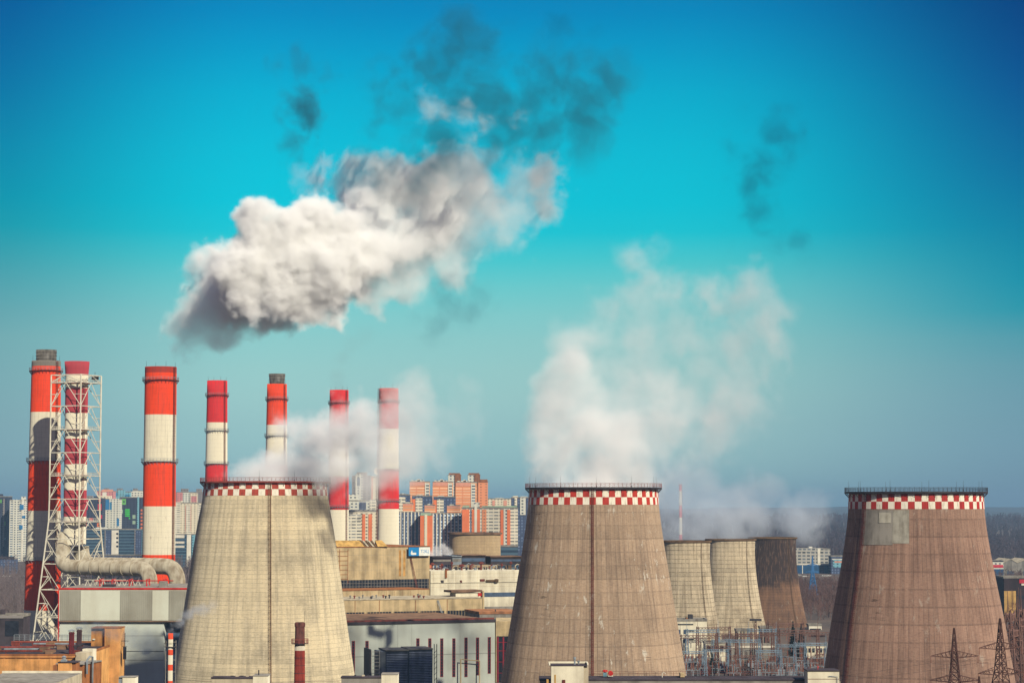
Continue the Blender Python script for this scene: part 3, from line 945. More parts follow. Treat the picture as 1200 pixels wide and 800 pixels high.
for i in range(6):
    mb = MB(); x0 = rnd.uniform(0, 12); y = 8 + i * 8
    mb.tube((x0, y, zr + .9), (x0 + rnd.uniform(8, 16), y + rnd.uniform(-1, 1), zr + .9), .25, n=8)
    for q in range(3): mb.tube((x0 + q * 3, y, zr), (x0 + q * 3, y, zr + .9), .1, n=4)
    mb.build('roof_pipe', M[['rust_red', 'galvanised', 'rail_red'][i % 3]], F.root)
for i in range(10):
    x = .8 + i * 3.1
    mb = MB(); mb.box(x, x + .5, -.14, 0, zr - 4.3, zr - .4); mb.build('pilaster', M['orange_brick'], F.root)
F.box('cornice', -40, 97.2, 769.6, 770.8, -.3, 0, M['brown_brick'])

F = Fac('brick_annex', 'small orange brick stair block with a vent on its roof at the lower left', 'annex', 61, 560, 89, 560, yref=790)
F.box('wall', 68, 84, 776.2, None, 0, 5, M['orange_brick'])
F.box('side_wall', 62, 67.9, 779, None, .6, 4.4, M['brown_brick'])
F.box('right_wall', 84.1, 89, 777, None, .5, 5.5, M['brown_brick'])
F.box('roof_slab', 67.6, 89.2, 775.2, 776.1, -.25, 5.6, M['roof_dark'])
o = F.box('vent', 71, 77, 772.6, 775.1, 1, 3, M['galvanised'])
mb = MB(); z = F.z(772.6, 72, 1); mb.lathe([(.45, z), (.45, z + .5), (.7, z + .6), (.1, z + 1.0)], 12, c=(F.s_(74, 1, 775), 2)); mb.build('cowl', M['galvanised'], o)

F = Fac('low_roof', 'flat grey roof with white parapet in front of the orange workshop', 'roof', -40, 505, 120, 505, yref=795)
F.box('wall', -40, 60, 802.5, None, 0, 36, M['concrete'])
zr = F.z(802.5, -40, 0)
mb = MB(); mb.box(.2, F.s_(60, 0, 795) - .2, .2, 35.6, zr, zr + .1); mb.build('roof', M['concrete_grey'], F.root)
mb = MB(); mb.box(0, F.s_(60, 0, 795), 35.7, 36.0, zr, zr + .6); mb.build('parapet', M['white_wall'], F.root)

F = Fac('brick_tower_block', 'tall plain orange brick shaft block in front of the clad hall', 'brick block', 107, 640, 141, 640, yref=760)
F.box('wall', 122.5, 140.5, 736, None, 0, 8, M['orange_brick'])
F.box('recessed_wall', 107, 122.3, 736.4, None, 1.2, 8, P('orange_brick_dull', '#b98248', .25, .3))
F.box('coping', 106.6, 140.9, 735.0, 735.9, -.15, 8.2, M['brown_brick'])
F.box('downpipe', 121.9, 122.7, 736.5, None, -.2, -.02, M['rust_red'])
F.box('bracket_lamp', 108.5, 111, 748, 749.4, .6, 1.2, M['white_paint'])

F = Fac('pipe_gallery', 'jumble of low roofs and silver pipes between workshop and brick shaft', 'shed', 97, 585, 122, 600, yref=770)
F.box('wall', 97.6, 119, 778.5, None, 0, 7, M['brown_brick'])
F.box('roof', 97.4, 119.4, 777.2, 778.4, -.3, 7.3, M['concrete_grey'])
F.box('cabin', 101, 108, 764, 777, 3, 6, M['concrete'])
F.box('cabin', 109, 113, 760, 777, 3.5, 6.5, M['white_wall'])
mb = MB(); z = F.z(776, 100, -1)
mb.path([(.5, -1, z - 3), (.5, -1, z + .6), (2.4, -1, z + 1.4), (4.4, -1, z + 1.2), (4.4, -1, z - 7)], .28, 10); mb.build('silver_pipe', M['galvanised'], F.root, smooth=True)
mb = MB(); mb.path([(-1, 2, z + 4.2), (5, 2.2, z + 4.3)], .3, 10); mb.build('silver_pipe', M['steel_dark'], F.root, smooth=True)

def flue(px, ytop, ybot, D, wpx, mat, label):
    p = at(px, ybot, D); zt = at(px, ytop, D).z; r = wpx * D / FOC / 2
    t = thing('roof_flue', label, 'flue', p, 0, None)
    h = zt - p.z
    mb = MB(); mb.lathe([(r, -2), (r, h * .84), (r * 1.15, h * .84), (r * 1.15, h * .87), (r * .98, h * .87), (r * .98, h * .9), (.02, h * .9)], 20); mb.build('pipe', mat, t, smooth=False)
    mb = MB()
    for k in range(6): a = k * PI / 3; mb.tube((r * .9 * math.cos(a), r * .9 * math.sin(a), h * .88), (r * 1.2 * math.cos(a), r * 1.2 * math.sin(a), h * .97), .05, n=4)
    mb.lathe([(r * 1.45, h * .955), (r * .6, h), (.02, h)], 20); mb.lathe([(r * 1.45, h * .953), (.02, h * .953)], 20)
    mb.build('rain_cap', M['galvanised'], t)
    return t
flue(83.6, 737, 768, 606, 6.2, P('flue_maroon', '#6d2428', .3, .4), 'maroon sheet metal roof flue with rain cap, the nearer of the pair')
flue(92.6, 734, 768, 618, 6.0, P('flue_smoky', '#4e3537', .3, .4), 'dark sooty roof flue, smoking, behind the maroon one')

# ---- small foreground stacks
D = 600
p = at(199.3, 800, D); zt = at(199.3, 741.5, D).z
t = thing('striped_stack', 'thin orange and white smoking stack with a guy frame before the pale tower', 'stack', (p.x, D, 0))
yb = [741.5, 748.5, 760.5, 767, 778, 785, 797, 803, 815]
rm = paint_mat('orange_stack_paint', '#d9502c', .2, 8); wm = paint_mat('white_stack_paint', '#d9d3bd', .2, 8)
prof = []; mis = []
for i in range(len(yb) - 1):
    prof.append((.66, at(199, yb[i], D).z)); mis.append(i % 2)
prof.append((.66, at(199, yb[-1], D).z)); mis.append(0); prof.append((.66, 0))
mb = MB(); mb.lathe(list(reversed([(.52, zt - 2), (.52, zt)] + prof)), 24, list(reversed([0, 0] + mis))); mb.build('pipe', [rm, wm], t, smooth=True)
mb = MB()
for s in (-1.35, 1.35):
    mb.tube((s, .8, 0), (s, .8, at(199, 750, D).z), .09, n=4)
for y in (752, 759, 773, 787, 799):
    z = at(199, y, D).z; mb.tube((-1.35, .8, z), (1.35, .8, z), .08, n=4)
mb.build('support_frame', M['concrete_grey'], t)
mb = MB(); z = at(199, 757.5, D).z; mb.box(-1.5, 1.5, -1.2, 1.2, z, z + .12)
for s in (-1.5, 1.5):
    for y in (-1.2, 1.2): mb.tube((s, y, z), (s, y, z + 1.1), .06, n=4)
    mb.tube((s, -1.2, z + 1.1), (s, 1.2, z + 1.1), .05, n=4)
mb.tube((-1.5, -1.2, z + 1.1), (1.5, -1.2, z + 1.1), .05, n=4)
mb.build('platform', M['steel_dark'], t)

p = at(351, 800, D); Z = lambda y: at(351, y, D).z
t = thing('brick_chimney', 'dark red brick chimney with a railed platform in front of the pale tower', 'chimney', (p.x, D, 0))
r0 = 5.6 * D / FOC
bm_, wm_, gm_ = M['brick_chimney'], paint_mat('dirty_white_band', '#cfc6b2', .5, 9), P('sooty_brick', '#6b4038', .35, .6)
mb = MB()
prof = [(r0 * 1.3, 0), (r0 * 1.08, Z(761.5)), (r0 * 1.08, Z(761.5)), (r0 * 1.07, Z(756)), (r0 * 1.05, Z(756)), (r0, Z(734)), (r0 * 1.12, Z(733.5)), (r0 * 1.12, Z(730)), (r0 * .95, Z(728.6)), (r0 * .7, Z(728.6)), (r0 * .7, Z(735))]
mb.lathe(prof, 12, [0, 0, 1, 1, 2, 2, 2, 2, 2, 2, 2]); mb.build('shaft', [bm_, wm_, gm_], t)
mb = MB()
for y in range(770, 840, 9): mb.ring(r0 * 1.13, Z(y), .05, 12)
mb.build('iron_band', M['steel_dark'], t)
mb = MB(); z = Z(754); rp = r0 * 1.75
mb.lathe([(r0, z), (rp, z), (rp, z + .15), (r0, z + .15)], 12, closed=True)
pf = mb.build('platform', M['steel_dark'], t)
mb = MB()
for h in (.5, .95, 1.35): mb.ring(rp, z + h, .04, 12)
for k in range(12): a = 2 * PI * k / 12; mb.tube((rp * math.cos(a), rp * math.sin(a), z), (rp * math.cos(a), rp * math.sin(a), z + 1.38), .05, n=4)
mb.build('railing', M['rail_red'], pf)
mb = MB(); mb.tube((r0 * .9, 0, Z(732)), (r0 * .9, 0, Z(716)), .05, .03, n=4); mb.build('lightning_rod', M['steel_dark'], t)

# ---- foreground flat roofs along the lower edge
def roof_block(label, pa, pb, ytop, D, depth, wall, items=()):
    F = Fac('flat_roof_building', label, 'flat roof', pa, D, pb, D, yref=ytop)
    F.box('wall', pa, pb, ytop + 1.2, None, 0, depth, wall)
    zr = F.z(ytop + 1.2, pa, 0); x1 = F.s_(pb, 0, ytop)
    mb = MB(); mb.box(-.15, x1 + .15, -.15, depth + .15, zr, zr + .28); mb.build('roof', M['roof_dark'], F.root)
    for (a, b, y0, y1, f, k, m, nm) in items:
        F.box(nm, a, b, y0, y1, f, k, M[m])
    return F
roof_block('dark flat roof with small vents in front of the pale tower', 248, 296, 793.5, 470, 4, M['concrete'],
    [(270, 274, 791.5, 795, 2, 3, 'steel_dark', 'roof_vent'), (276, 279, 791.2, 795, 2, 3, 'concrete', 'roof_vent'), (281, 285, 791.4, 795, 2, 3, 'steel_dark', 'roof_vent'), (288, 291, 791.3, 795, 2, 3, 'concrete', 'roof_vent')])
F = Fac('roof_cabin', 'plain white lift cabin beside the vented roof under the pale tower', 'roof cabin', 296.5, 460, 314, 460, yref=795)
F.box('wall', 296.5, 313.5, 791.8, None, 0, 5, M['white_wall']); F.box('roof', 296, 314, 791, 791.7, -.15, 5.2, M['concrete_grey'])
mb = MB(); mb.tube((1.0, 1.5, F.z(791, 297, 0)), (1.0, 1.5, F.z(785, 297, 0)), .14, n=6); mb.build('vent_pipe', M['steel_dark'], F.root)
roof_block('dark flat roof edge with vents below the louvred cooler', 400, 452, 793, 480, 4, M['concrete_grey'],
    [(415, 417, 790.5, 794, 2, 3, 'steel_dark', 'roof_vent'), (424, 427, 790.5, 794, 2, 3, 'concrete', 'roof_vent'), (430, 433, 790.6, 794, 2, 3, 'steel_dark', 'roof_vent')])
F = Fac('roof_cabin', 'plain white lift cabin below the louvred cooler, left of its corner', 'roof cabin', 446, 470, 466, 470, yref=795)
F.box('wall', 447, 466, 790.2, None, 0, 5, M['white_wall']); F.box('roof', 446.6, 466.4, 789.4, 790.1, -.15, 5.2, M['concrete_grey'])
F = Fac('roof_cabin', 'white lift cabin below the clad hall, left of the striped stack', 'roof cabin', 139, 520, 159, 520, yref=795)
F.box('wall', 143.5, 158.5, 793.4, None, 0, 4, M['white_wall']); F.box('side_wall', 139, 143.4, 793.6, None, .4, 4, M['galvanised']); F.box('roof', 138.8, 158.8, 792.7, 793.3, -.15, 4.2, M['concrete_grey'])

FR = roof_block('long dark flat roof with a thin railing running along under the brown tower', 633, 985, 795.8, 450, 9, M['concrete_grey'], ())
zr = FR.z(795.8, 640, 0)
mb = MB(); x1 = FR.s_(985, 0, 797)
mb.tube((11, 8.8, zr + .95), (x1, 8.8, zr + .95), .025, n=4); mb.tube((11, 8.8, zr + .55), (x1, 8.8, zr + .55), .025, n=4)
for i in range(28): mb.tube((11 + i * (x1 - 11) / 27, 8.8, zr), (11 + i * (x1 - 11) / 27, 8.8, zr + .97), .03, n=4)
mb.build('railing', M['rust_red'], FR.root)
mb = MB(); mb.path([(FR.s_(776, 5, 795), 5, zr), (FR.s_(776, 5, 795), 5, zr + .9), (FR.s_(778, 5, 795), 5, zr + 1.1), (FR.s_(780, 5, 795), 5, zr + .8)], .09, 8); mb.build('vent_pipe', M['white_paint'], FR.root)
mb = MB(); mb.box(FR.s_(797, 5, 795), FR.s_(802, 5, 795), 4, 7, zr + .2, zr + .95); mb.build('roof_hatch', M['concrete_yellow'], FR.root)

F = Fac('roof_booth', 'cream lift booth with two silver vents on the dark roof under the brown tower', 'roof booth', 644, 440, 690, 440, yref=790)
F.box('wall', 646, 684, 780, None, 0, 6, M['white_wall'])
F.box('right_wall', 684.1, 689.5, 781, None, .6, 6.2, M['concrete'])
zr = F.z(779.8, 646, 0); x1 = F.s_(689.6, 0, 790)
mb = MB(); mb.box(-.1, x1, -.1, 6.4, zr, zr + .1); mb.build('roof', M['roof_dark'], F.root)
mb = MB(); mb.box(-.1, x1, 6.1, 6.4, zr + .1, zr + .45); mb.box(-.1, .15, .2, 6.1, zr + .1, zr + .3); mb.box(x1 - .25, x1, .2, 6.1, zr + .1, zr + .45); mb.build('parapet', M['white_wall'], F.root)
for px, h in ((673.5, 1.55), (678, .85)):
    x = F.s_(px, 3, 780)
    mb = MB(); mb.lathe([(.17, zr + .1), (.17, zr + h * .7), (.27, zr + h * .7), (.27, zr + h), (.12, zr + h), (.12, zr + h * .75)], 14, c=(x, 3)); mb.build('vent', M['galvanised'], F.root)
F.box('side_box', 640.5, 643.2, 795.5, None, 1, 2, M['yellow_roof'])
F.box('door', 649.5, 651.5, 790, 800, -.05, 0, M['yellow_roof'])
F.box('wall_lamp', 659, 662.5, 796, 801, -.25, 0, M['rust_red'])

zr0 = FR.z(795.8, 640, 0)
# drum fans on the roof: a blue cabinet with a red fan hood, and a red drum
x = at(709, 792, 455)
t = thing('roof_fan', 'small blue roof fan with a red hood on the dark flat roof', 'fan', (x.x, 455, zr0 + .28))
mb = MB(); mb.box(-.35, .35, -.3, .3, 0, .75); mb.build('cabinet', P('cabinet_blue', '#6f9aa8', .2, .6), t)
mb = MB(); mb.lathe([(.25, .75), (.25, .95), (.55, .95), (.5, 1.25), (.05, 1.35)], 16); mb.build('hood', M['signal_red'], t)
x = at(715.5, 793, 455)
t = thing('roof_drum', 'red round drum lying on the dark flat roof by the blue fan', 'drum', (x.x, 455, zr0 + .28))
mb = MB(); mb.path([(0, -.5, .62), (0, -.42, .62), (0, .5, .62)], [.46, .5, .5], 18); mb.build('drum', M['signal_red'], t, smooth=False)
mb = MB(); mb.box(-.5, .5, -.4, .4, 0, .14); mb.build('cradle', M['white_paint'], t)

F = Fac('roof_cabin', 'cream cabin with a red roof lamp at the foot of the red brown tower', 'roof cabin', 946.5, 445, 983.5, 445, yref=793)
F.box('wall', 946.5, 983.5, 786.2, None, 0, 6, M['white_wall']); F.box('roof', 946, 984, 785.0, 786.1, -.2, 6.2, M['roof_dark'])
F.box('seam', 946.6, 983.4, 794.8, 795.4, -.04, 0, M['rust_red'])
z = F.z(785, 948, 0); x = F.s_(958.5, 2, 785)
mb = MB(); mb.tube((x, 2, z), (x, 2, z + .5), .06, n=6); mb.tube((x, 2, z + .45), (x, 2, z + .7), .13, n=8); mb.build('lamp', M['signal_red'], F.root)
mb = MB(); x = F.s_(971, -.3, 790); mb.path([(x, -.3, z - 1.1), (x + .7, -.3, z - 1.1), (x + 1.7, -.3, z - 1.2), (x + 1.7, -.3, z - 3)], .07, 6); mb.build('cable_pipe', M['galvanised'], F.root)

# ------------------------------------------------------------------ power house group in the middle
FU = Fac('boiler_house', 'tall beige panel block with a blue and white sign on its roof edge', 'power house', 380, 1010, 503.5, 1034, yref=660)
FU.box('wall', 380, 503.5, 641.5, None, 0, 60, M['concrete_yellow'])
FU.box('roof_edge', 380, 503.9, 640.4, 641.4, -.3, 60, M['brown_brick'])
wn = FU.box('window_band', 392, 502.6, 679.6, 691.2, -.12, 0, M['glass_dark'])
mb = MB()
x0 = FU.s_(392, -.2, 684); x1 = FU.s_(502.6, -.2, 684); z1 = FU.z(679.6, 392, -.2); z0 = FU.z(691.2, 392, -.2)
x = x0
while x < x1: mb.box(x, x + .16, -.24, -.125, z0, z1); x += 1.5
for h in (.33, .66): mb.box(x0, x1, -.20, -.13, z0 + (z1 - z0) * h - .07, z0 + (z1 - z0) * h + .07)
mb.build('window_bars', M['concrete_grey'], wn)
mb = MB()
for i in range(7):
    z = FU.z(646 + i * 5.4, 392, -.1); mb.box(FU.s_(390, 0, 660), FU.s_(407.6, 0, 660), -.14, -.003, z - .12, z + .12)
for px in (398, 407.6): x = FU.s_(px, 0, 660); mb.box(x - .12, x + .12, -.18, -.003, FU.z(684, 392), FU.z(643, 392))
mb.build('wall_pipes', M['brown_brick'], FU.root)
for px, c in ((467.5, '#b98a48'), (472.5, '#c79a55')):
    x = FU.s_(px, 0, 660); mb = MB(); mb.box(x, x + 1.1, -.05, -.002, FU.z(676, 392), FU.z(645, 392)); mb.build('rust_streak', P('streak' + c[1:], c, .3, .5), FU.root)
mb = MB()
x0 = FU.s_(481, -.6, 660); x1 = FU.s_(485.5, -.6, 700)
for s in (-.3, .3): mb.tube((x0 + s, -.4, FU.z(651, 481)), (FU.s_(489, -1.5, 690) + s, -1.5, FU.z(690, 481)), .12, n=4)
for i in range(24):
    a = Vector((x0, -.4, FU.z(651, 481))).lerp(Vector((FU.s_(489, -1.5, 690), -1.5, FU.z(690, 481))), i / 24)
    mb.tube(a + Vector((-.3, 0, 0)), a + Vector((.3, 0, 0)), .07, n=4)
mb.build('fire_ladder', M['rust_red'], FU.root)
mb = MB()
for i in range(1, 14):
    x = FU.s_(407 + i * 7, 0, 660); mb.box(x - .03, x + .03, -.02, -.003, FU.z(677, 392), FU.z(643, 392))
for y in (650.5, 659, 668): z = FU.z(y, 392); mb.box(FU.s_(408, 0, 660), FU.s_(503, 0, 660), -.022, -.003, z - .03, z + .03)
mb.build('panel_joints', M['concrete_grey'], FU.root)
# saw-tooth yellow roof piece
F = Fac('roof_shed', 'yellow corrugated lean to with dark slanted braces on the boiler house roof', 'roof shed', 388, 1006, 448, 1014, yref=637)
F.root.location.y += 8
mb = MB()
zb = F.z(640.6, 390, 8); zt2 = F.z(633.2, 390, 8)
for (a, b, m_) in ((388, 420, 0), (436, 446, 0)):
    x0, x1 = F.s_(a, 8, 637), F.s_(b, 8, 637)
    mb.add([(x0, 0, zb), (x1 + .8, 0, zb), (x1 - .8, 5, zt2), (x0, 5, zt2), (x0, 5.3, zb), (x1 + .8, 5.3, zb)], [(0, 1, 2, 3), (0, 3, 4), (1, 5, 2), (3, 2, 5, 4)])
mb.build('sloping_roof', M['yellow_roof'], F.root)
mb = MB()
for i in range(5):
    x0 = F.s_(420.5 + i * 3.2, 8, 637); mb.add([(x0, 0, zb), (x0 + .9, 0, zb), (x0 - .3, 5, zt2), (x0 - 1.2, 5, zt2), (x0, 5.2, zb), (x0 + .9, 5.2, zb)], [(0, 1, 2, 3), (0, 3, 4), (1, 5, 2), (3, 2, 5, 4)], i % 2)
mb.build('brace', [M['timber'], M['concrete']], F.root)
# sign
FS = Fac('roof_sign', 'blue and white company sign on the corner of the boiler house', 'sign', 479, 1026.6, 504, 1032.0, yref=646)
x0, z1 = FS.hit(479, 641.0, 0); x1 = FS.s_(504, 0, 646); z0 = FS.z(651.0, 479, 0); xm = FS.s_(491.1, 0, 646)
mb = MB(); mb.box(x0 - .1, x1 + .1, .1, .5, z0 - .1, z1 + .1); mb.build('back_frame', M['steel_dark'], FS.root)
P('sign_blue', '#1688c4', .05, .3, .5); P('sign_white', '#e4e6de', .05, .3, .5)
mb = MB(); mb.box(x0, xm, 0, .1, z0, z1); mb.build('blue_panel', M['sign_blue'], FS.root)
mb = MB(); mb.box(xm + .002, x1, 0, .1, z0, z1); mb.build('white_panel', M['sign_white'], FS.root)
# the mark: a flame over a broad rounded G shape
w = xm - x0; h = z1 - z0
pts = [(.26, .12), (.66, .12), (.72, .16), (.72, .34), (.70, .38), (.40, .38), (.36, .42), (.34, .55), (.31, .70), (.27, .56), (.22, .47), (.20, .36), (.20, .22)]
mb = MB(); n = len(pts)
mb.add([(x0 + a * w, -.06, z0 + c * h) for a, c in pts] + [(x0 + a * w, -.005, z0 + c * h) for a, c in pts],
       [tuple(range(n)), tuple(range(2 * n - 1, n - 1, -1))] + [(i, (i + 1) % n, n + (i + 1) % n, n + i) for i in range(n)])
mb.build('emblem', M['sign_white'], FS.root)
cu = bpy.data.curves.new('lettering', 'FONT'); cu.body = 'ТЭЦ'; cu.size = h * .52; cu.extrude = .03; cu.align_x = 'CENTER'; cu.align_y = 'CENTER'
cu.materials.append(M['sign_blue'])
tmp = bpy.data.objects.new('lettering', cu); lme = bpy.data.meshes.new_from_object(tmp); bpy.data.objects.remove(tmp)
lt = bpy.data.objects.new('lettering', lme); COL.objects.link(lt); lt.parent = FS.root
lt.location = ((xm + x1) / 2, -.045, (z0 + z1) / 2); lt.rotation_euler = (PI / 2, 0, 0)

# middle step below the boiler house
F = Fac('middle_wing', 'narrow beige wing with a row of small roof vents, stepped below the boiler house', 'power house', 385, 985, 503, 1009, yref=695)
F.box('wall', 385, 503, 692.6, None, 0, 22, M['concrete_yellow'])
F.box('roof_edge', 385, 503.3, 691.7, 692.5, -.25, 22, M['brown_brick'])
for i in range(9):
    x = F.s_(415 + i * 9.4, .2, 695); z = F.z(703, 402)
    mb = MB(); mb.box(x - .04, x + .04, -.03, -.002, z - 6, F.z(693, 402)); mb.build('wall_joint', M['brown_brick'], F.root)
FL = Fac('front_wing', 'long low beige wing with a dark strip window behind the pale hall', 'power house', 385, 952, 565, 978, yref=710)
FL.box('wall', 385, 565, 703.6, None, 0, 30, M['concrete_yellow'])
FL.box('roof_edge', 385, 565.5, 702.6, 703.5, -.3, 30, M['concrete'])
wn = FL.box('strip_window', 395, 550, 717.4, 724.6, -.1, 0, M['glass_dark'])
mb = MB(); x0 = FL.s_(395, 0, 720); x1 = FL.s_(550, 0, 720); z1 = FL.z(717.4, 395); z0 = FL.z(724.6, 395)
x = x0; i = 0
while x < x1:
    wd = 1.1 if i % 9 == 0 else .14
    mb.box(x, x + wd, -.2, -.103, z0, z1); x += 1.35; i += 1
mb.build('window_bars', M['concrete_yellow'], wn)
for px in (416, 444.5, 487, 524): x = FL.s_(px, 0, 710); mb = MB(); mb.box(x - .12, x + .12, -.16, -.003, FL.z(718, 395), FL.z(704, 395)); mb.build('drain_pipe', M['brown_brick'], FL.root)
F_ = FL
mb = MB()
for s in (-.3, .3): mb.tube((F_.s_(513, -.3, 705) + s, -.3, F_.z(705, 395)), (F_.s_(521, -4, 726) + s, -4.0, F_.z(728, 395)), .12, n=4)
for i in range(16):
    a = Vector((F_.s_(513, -.3, 705), -.3, F_.z(705, 395))).lerp(Vector((F_.s_(521, -4, 726), -4, F_.z(728, 395))), i / 16); mb.tube(a + Vector((-.3, 0, 0)), a + Vector((.3, 0, 0)), .06, n=4)
mb.build('fire_ladder', M['galvanised'], F_.root)
for px in (552.5, 559.5): x = FL.s_(px, 0, 710); mb = MB(); mb.box(x - .15, x + .15, -.1, -.003, FL.z(727, 395), FL.z(716, 395)); mb.build('door_frame', M['concrete_grey'], FL.root)
rnd = random.Random(4)
zr = FL.z(702.6, 395)
for i in range(17):
    px = rnd.uniform(408, 508); x = FL.s_(px, 6, 705); y = rnd.uniform(1, 12); hh = rnd.uniform(.5, 1.3)
    mb = MB(); mb.lathe([(.3, zr), (.3, zr + hh), (.55, zr + hh), (.5, zr + hh + .3), (.05, zr + hh + .5)], 10, c=(x, y)); mb.build('roof_vent', M[rnd.choice(['steel_dark', 'concrete_grey', 'rust_red'])], FL.root)

# white hall with tall red window slots
FH = Fac('turbine_hall', 'long pale grey hall with tall red framed slot windows', 'industrial hall', 385, 880, 580, 908, yref=760)
FH.box('wall', 385, 580, 730.8, None, 0, 70, M['hall_wall'])
zr = FH.z(730.8, 385); x1 = FH.s_(580, 0, 740)
mb = MB(); mb.box(-.2, x1 + .2, -.35, 70.2, zr, zr + .35); mb.build('roof', M['roof_brown'], FH.root)
mb = MB(); mb.box(-.2, x1 + .2, -.6, -.36, zr - .5, zr + .55); mb.build('gutter', M['roof_dark'], FH.root)
mb = MB(); mb.box(FH.s_(383, 4, 730), FH.s_(578, 4, 730), 3, 4, zr + .36, zr + 1.0); mb.build('roof_kerb', M['rust_red'], FH.root)
slots = [(414, 751, 800), (430, 751, 800), (489.6, 748, 796), (503.6, 748, 796), (517.6, 748, 792), (531.8, 748, 792), (546, 747, 792), (559.5, 747, 790), (573.3, 746.5, 788)]
for px, ya, yb in slots:
    xs = FH.s_(px, 0, 760); z1 = FH.z(ya, px); z0 = FH.z(yb, px)
    mb = MB(); mb.box(xs - .42, xs + .42, -.05, -.002, z0, z1); g = mb.build('window', M['glass_dark'], FH.root)
    mb = MB()
    mb.box(xs - .66, xs - .42, -.16, -.003, z0 - .2, z1 + .2); mb.box(xs + .42, xs + .66, -.16, -.003, z0 - .2, z1 + .2)
    mb.box(xs - .42, xs + .42, -.16, -.003, z1, z1 + .2); mb.box(xs - .42, xs + .42, -.16, -.003, z0 - .2, z0)
    q = z0 + 1.2
    while q < z1 - .3: mb.box(xs - .42, xs + .42, -.12, -.053, q, q + .12); q += 1.2
    mb.build('window_frame', P('window_red', '#8e2430', .2, .4), g)
for y in (768.5,):
    z = FH.z(y, 440); mb = MB(); mb.box(FH.s_(395, 0, 768), FH.s_(580, 0, 760), -.08, -.003, z - .05, z + .05); mb.build('wall_cable', M['steel_dark'], FH.root)
for px in (450, 466, 482, 539): x = FH.s_(px, 0, 760); mb = MB(); mb.box(x - .03, x + .03, -.03, -.003, 0, zr - .5); mb.build('cladding_seam', M['concrete_grey'], FH.root)
mb = MB(); mb.path([(FH.s_(540, -3, 770), -3, 0), (FH.s_(540, -3, 770), -3, FH.z(772, 540, -3)), (FH.s_(562, -3, 770), -3, FH.z(774, 560, -3)), (FH.s_(562, -3, 770), -3, 0)], .3, 8); mb.build('pipe_bridge', M['concrete_yellow'], FH.root)

# end bay right of the hall
F = Fac('end_bay', 'narrow beige end bay with red glazing bars between hall and brown tower', 'industrial hall', 581, 915, 612, 915, yref=760)
F.box('wall', 581, 612, 727.5, None, 0, 30, M['concrete_yellow'])
wn = F.box('window', 582, 610, 745, None, -.08, 0, M['glass_dark'])
mb = MB()
for px in (583.5, 590, 597, 604): x = F.s_(px, 0, 760); mb.box(x - .3, x + .3, -.25, -.083, 0, F.z(746, 583))
for y in (752, 762, 775, 788): z = F.z(y, 583); mb.box(F.s_(582, 0, 760), F.s_(610, 0, 760), -.2, -.085, z - .12, z + .12)
mb.build('window_frame', M['window_red'], wn)

# white panel building on the right with roof clutter
FP = Fac('panel_building', 'white panel building with rusty machinery on its flat roof', 'power house', 504.5, 1045, 612, 1060, yref=680)
FP.box('wall', 504.5, 612, 668.6, None, 0, 44, M['white_wall'])
FP.box('strip_window', 566, 611, 694.0, 699.0, -.12, 0, M['glass_blue'])
FP.box('lower_window', 568, 611, 710.5, 716.5, -.12, 0, M['concrete_grey'])
FP.box('ledge', 504.5, 612, 681.8, 682.8, -.5, 0, M['white_wall'])
mb = MB()
for y in (672.5, 677, 687.5): z = FP.z(y, 505); mb.box(FP.s_(505, 0, 680), FP.s_(611, 0, 680), -.02, -.003, z - .04, z + .04)
for i in range(12): x = FP.s_(508 + i * 8.6, 0, 680); mb.box(x - .03, x + .03, -.024, -.003, FP.z(692, 505), FP.z(669, 505))
mb.build('panel_joints', M['concrete_yellow'], FP.root)
for px, y, w in ((518, 681, 1.3), (540, 681, .8), (565, 679.6, 2.2)):
    x = FP.s_(px, 0, 680); z = FP.z(y, px); mb = MB(); mb.box(x - w / 2, x + w / 2, -.7, -.01, z - .5, z + .6); mb.build('wall_hatch', M['rust_red'] if px > 530 else M['steel_dark'], FP.root)
x = FP.s_(572, -1, 680); z = FP.z(680, 572); mb = MB()
mb.path([(x - 1, -1, z), (x + 4, -1, z)], .5, 10); mb.lathe([(.0, z - .6), (1, z - .6), (1, z + .7), (0, z + .9)], 12, c=(x + 4.2, -1)); mb.build('blower', M['timber'], FP.root)
x = FP.s_(522.8, -.6, 675); mb = MB(); mb.box(x - .5, x + .5, -.7, -.01, FP.z(677, 505), FP.z(667.5, 505)); mb.build('cable_chute', M['brown_brick'], FP.root)
zr = FP.z(668.6, 505)
rnd = random.Random(21)
for (a, b, y0, m_) in ((507, 529, 652.5, 'roof_dark'), (530, 541, 651.5, 'galvanised'), (540.8, 569, 650.5, 'roof_brown'), (575, 612, 652.0, 'roof_brown')):
    o = FP.box('penthouse', a, b, y0, 661.5, 26, 40, M['roof_dark'] if m_ != 'galvanised' else M['galvanised'])
    FP.box('glazing', a + .7, b - .7, y0 + 3.2, 657.6, 25.8, 25.99, M['glass_blue'] if m_ == 'roof_brown' else M['concrete_grey'], o)
    FP.box('eaves', a - .4, b + .4, y0 - .6, y0 + .5, 25, 40.5, M[m_], o)
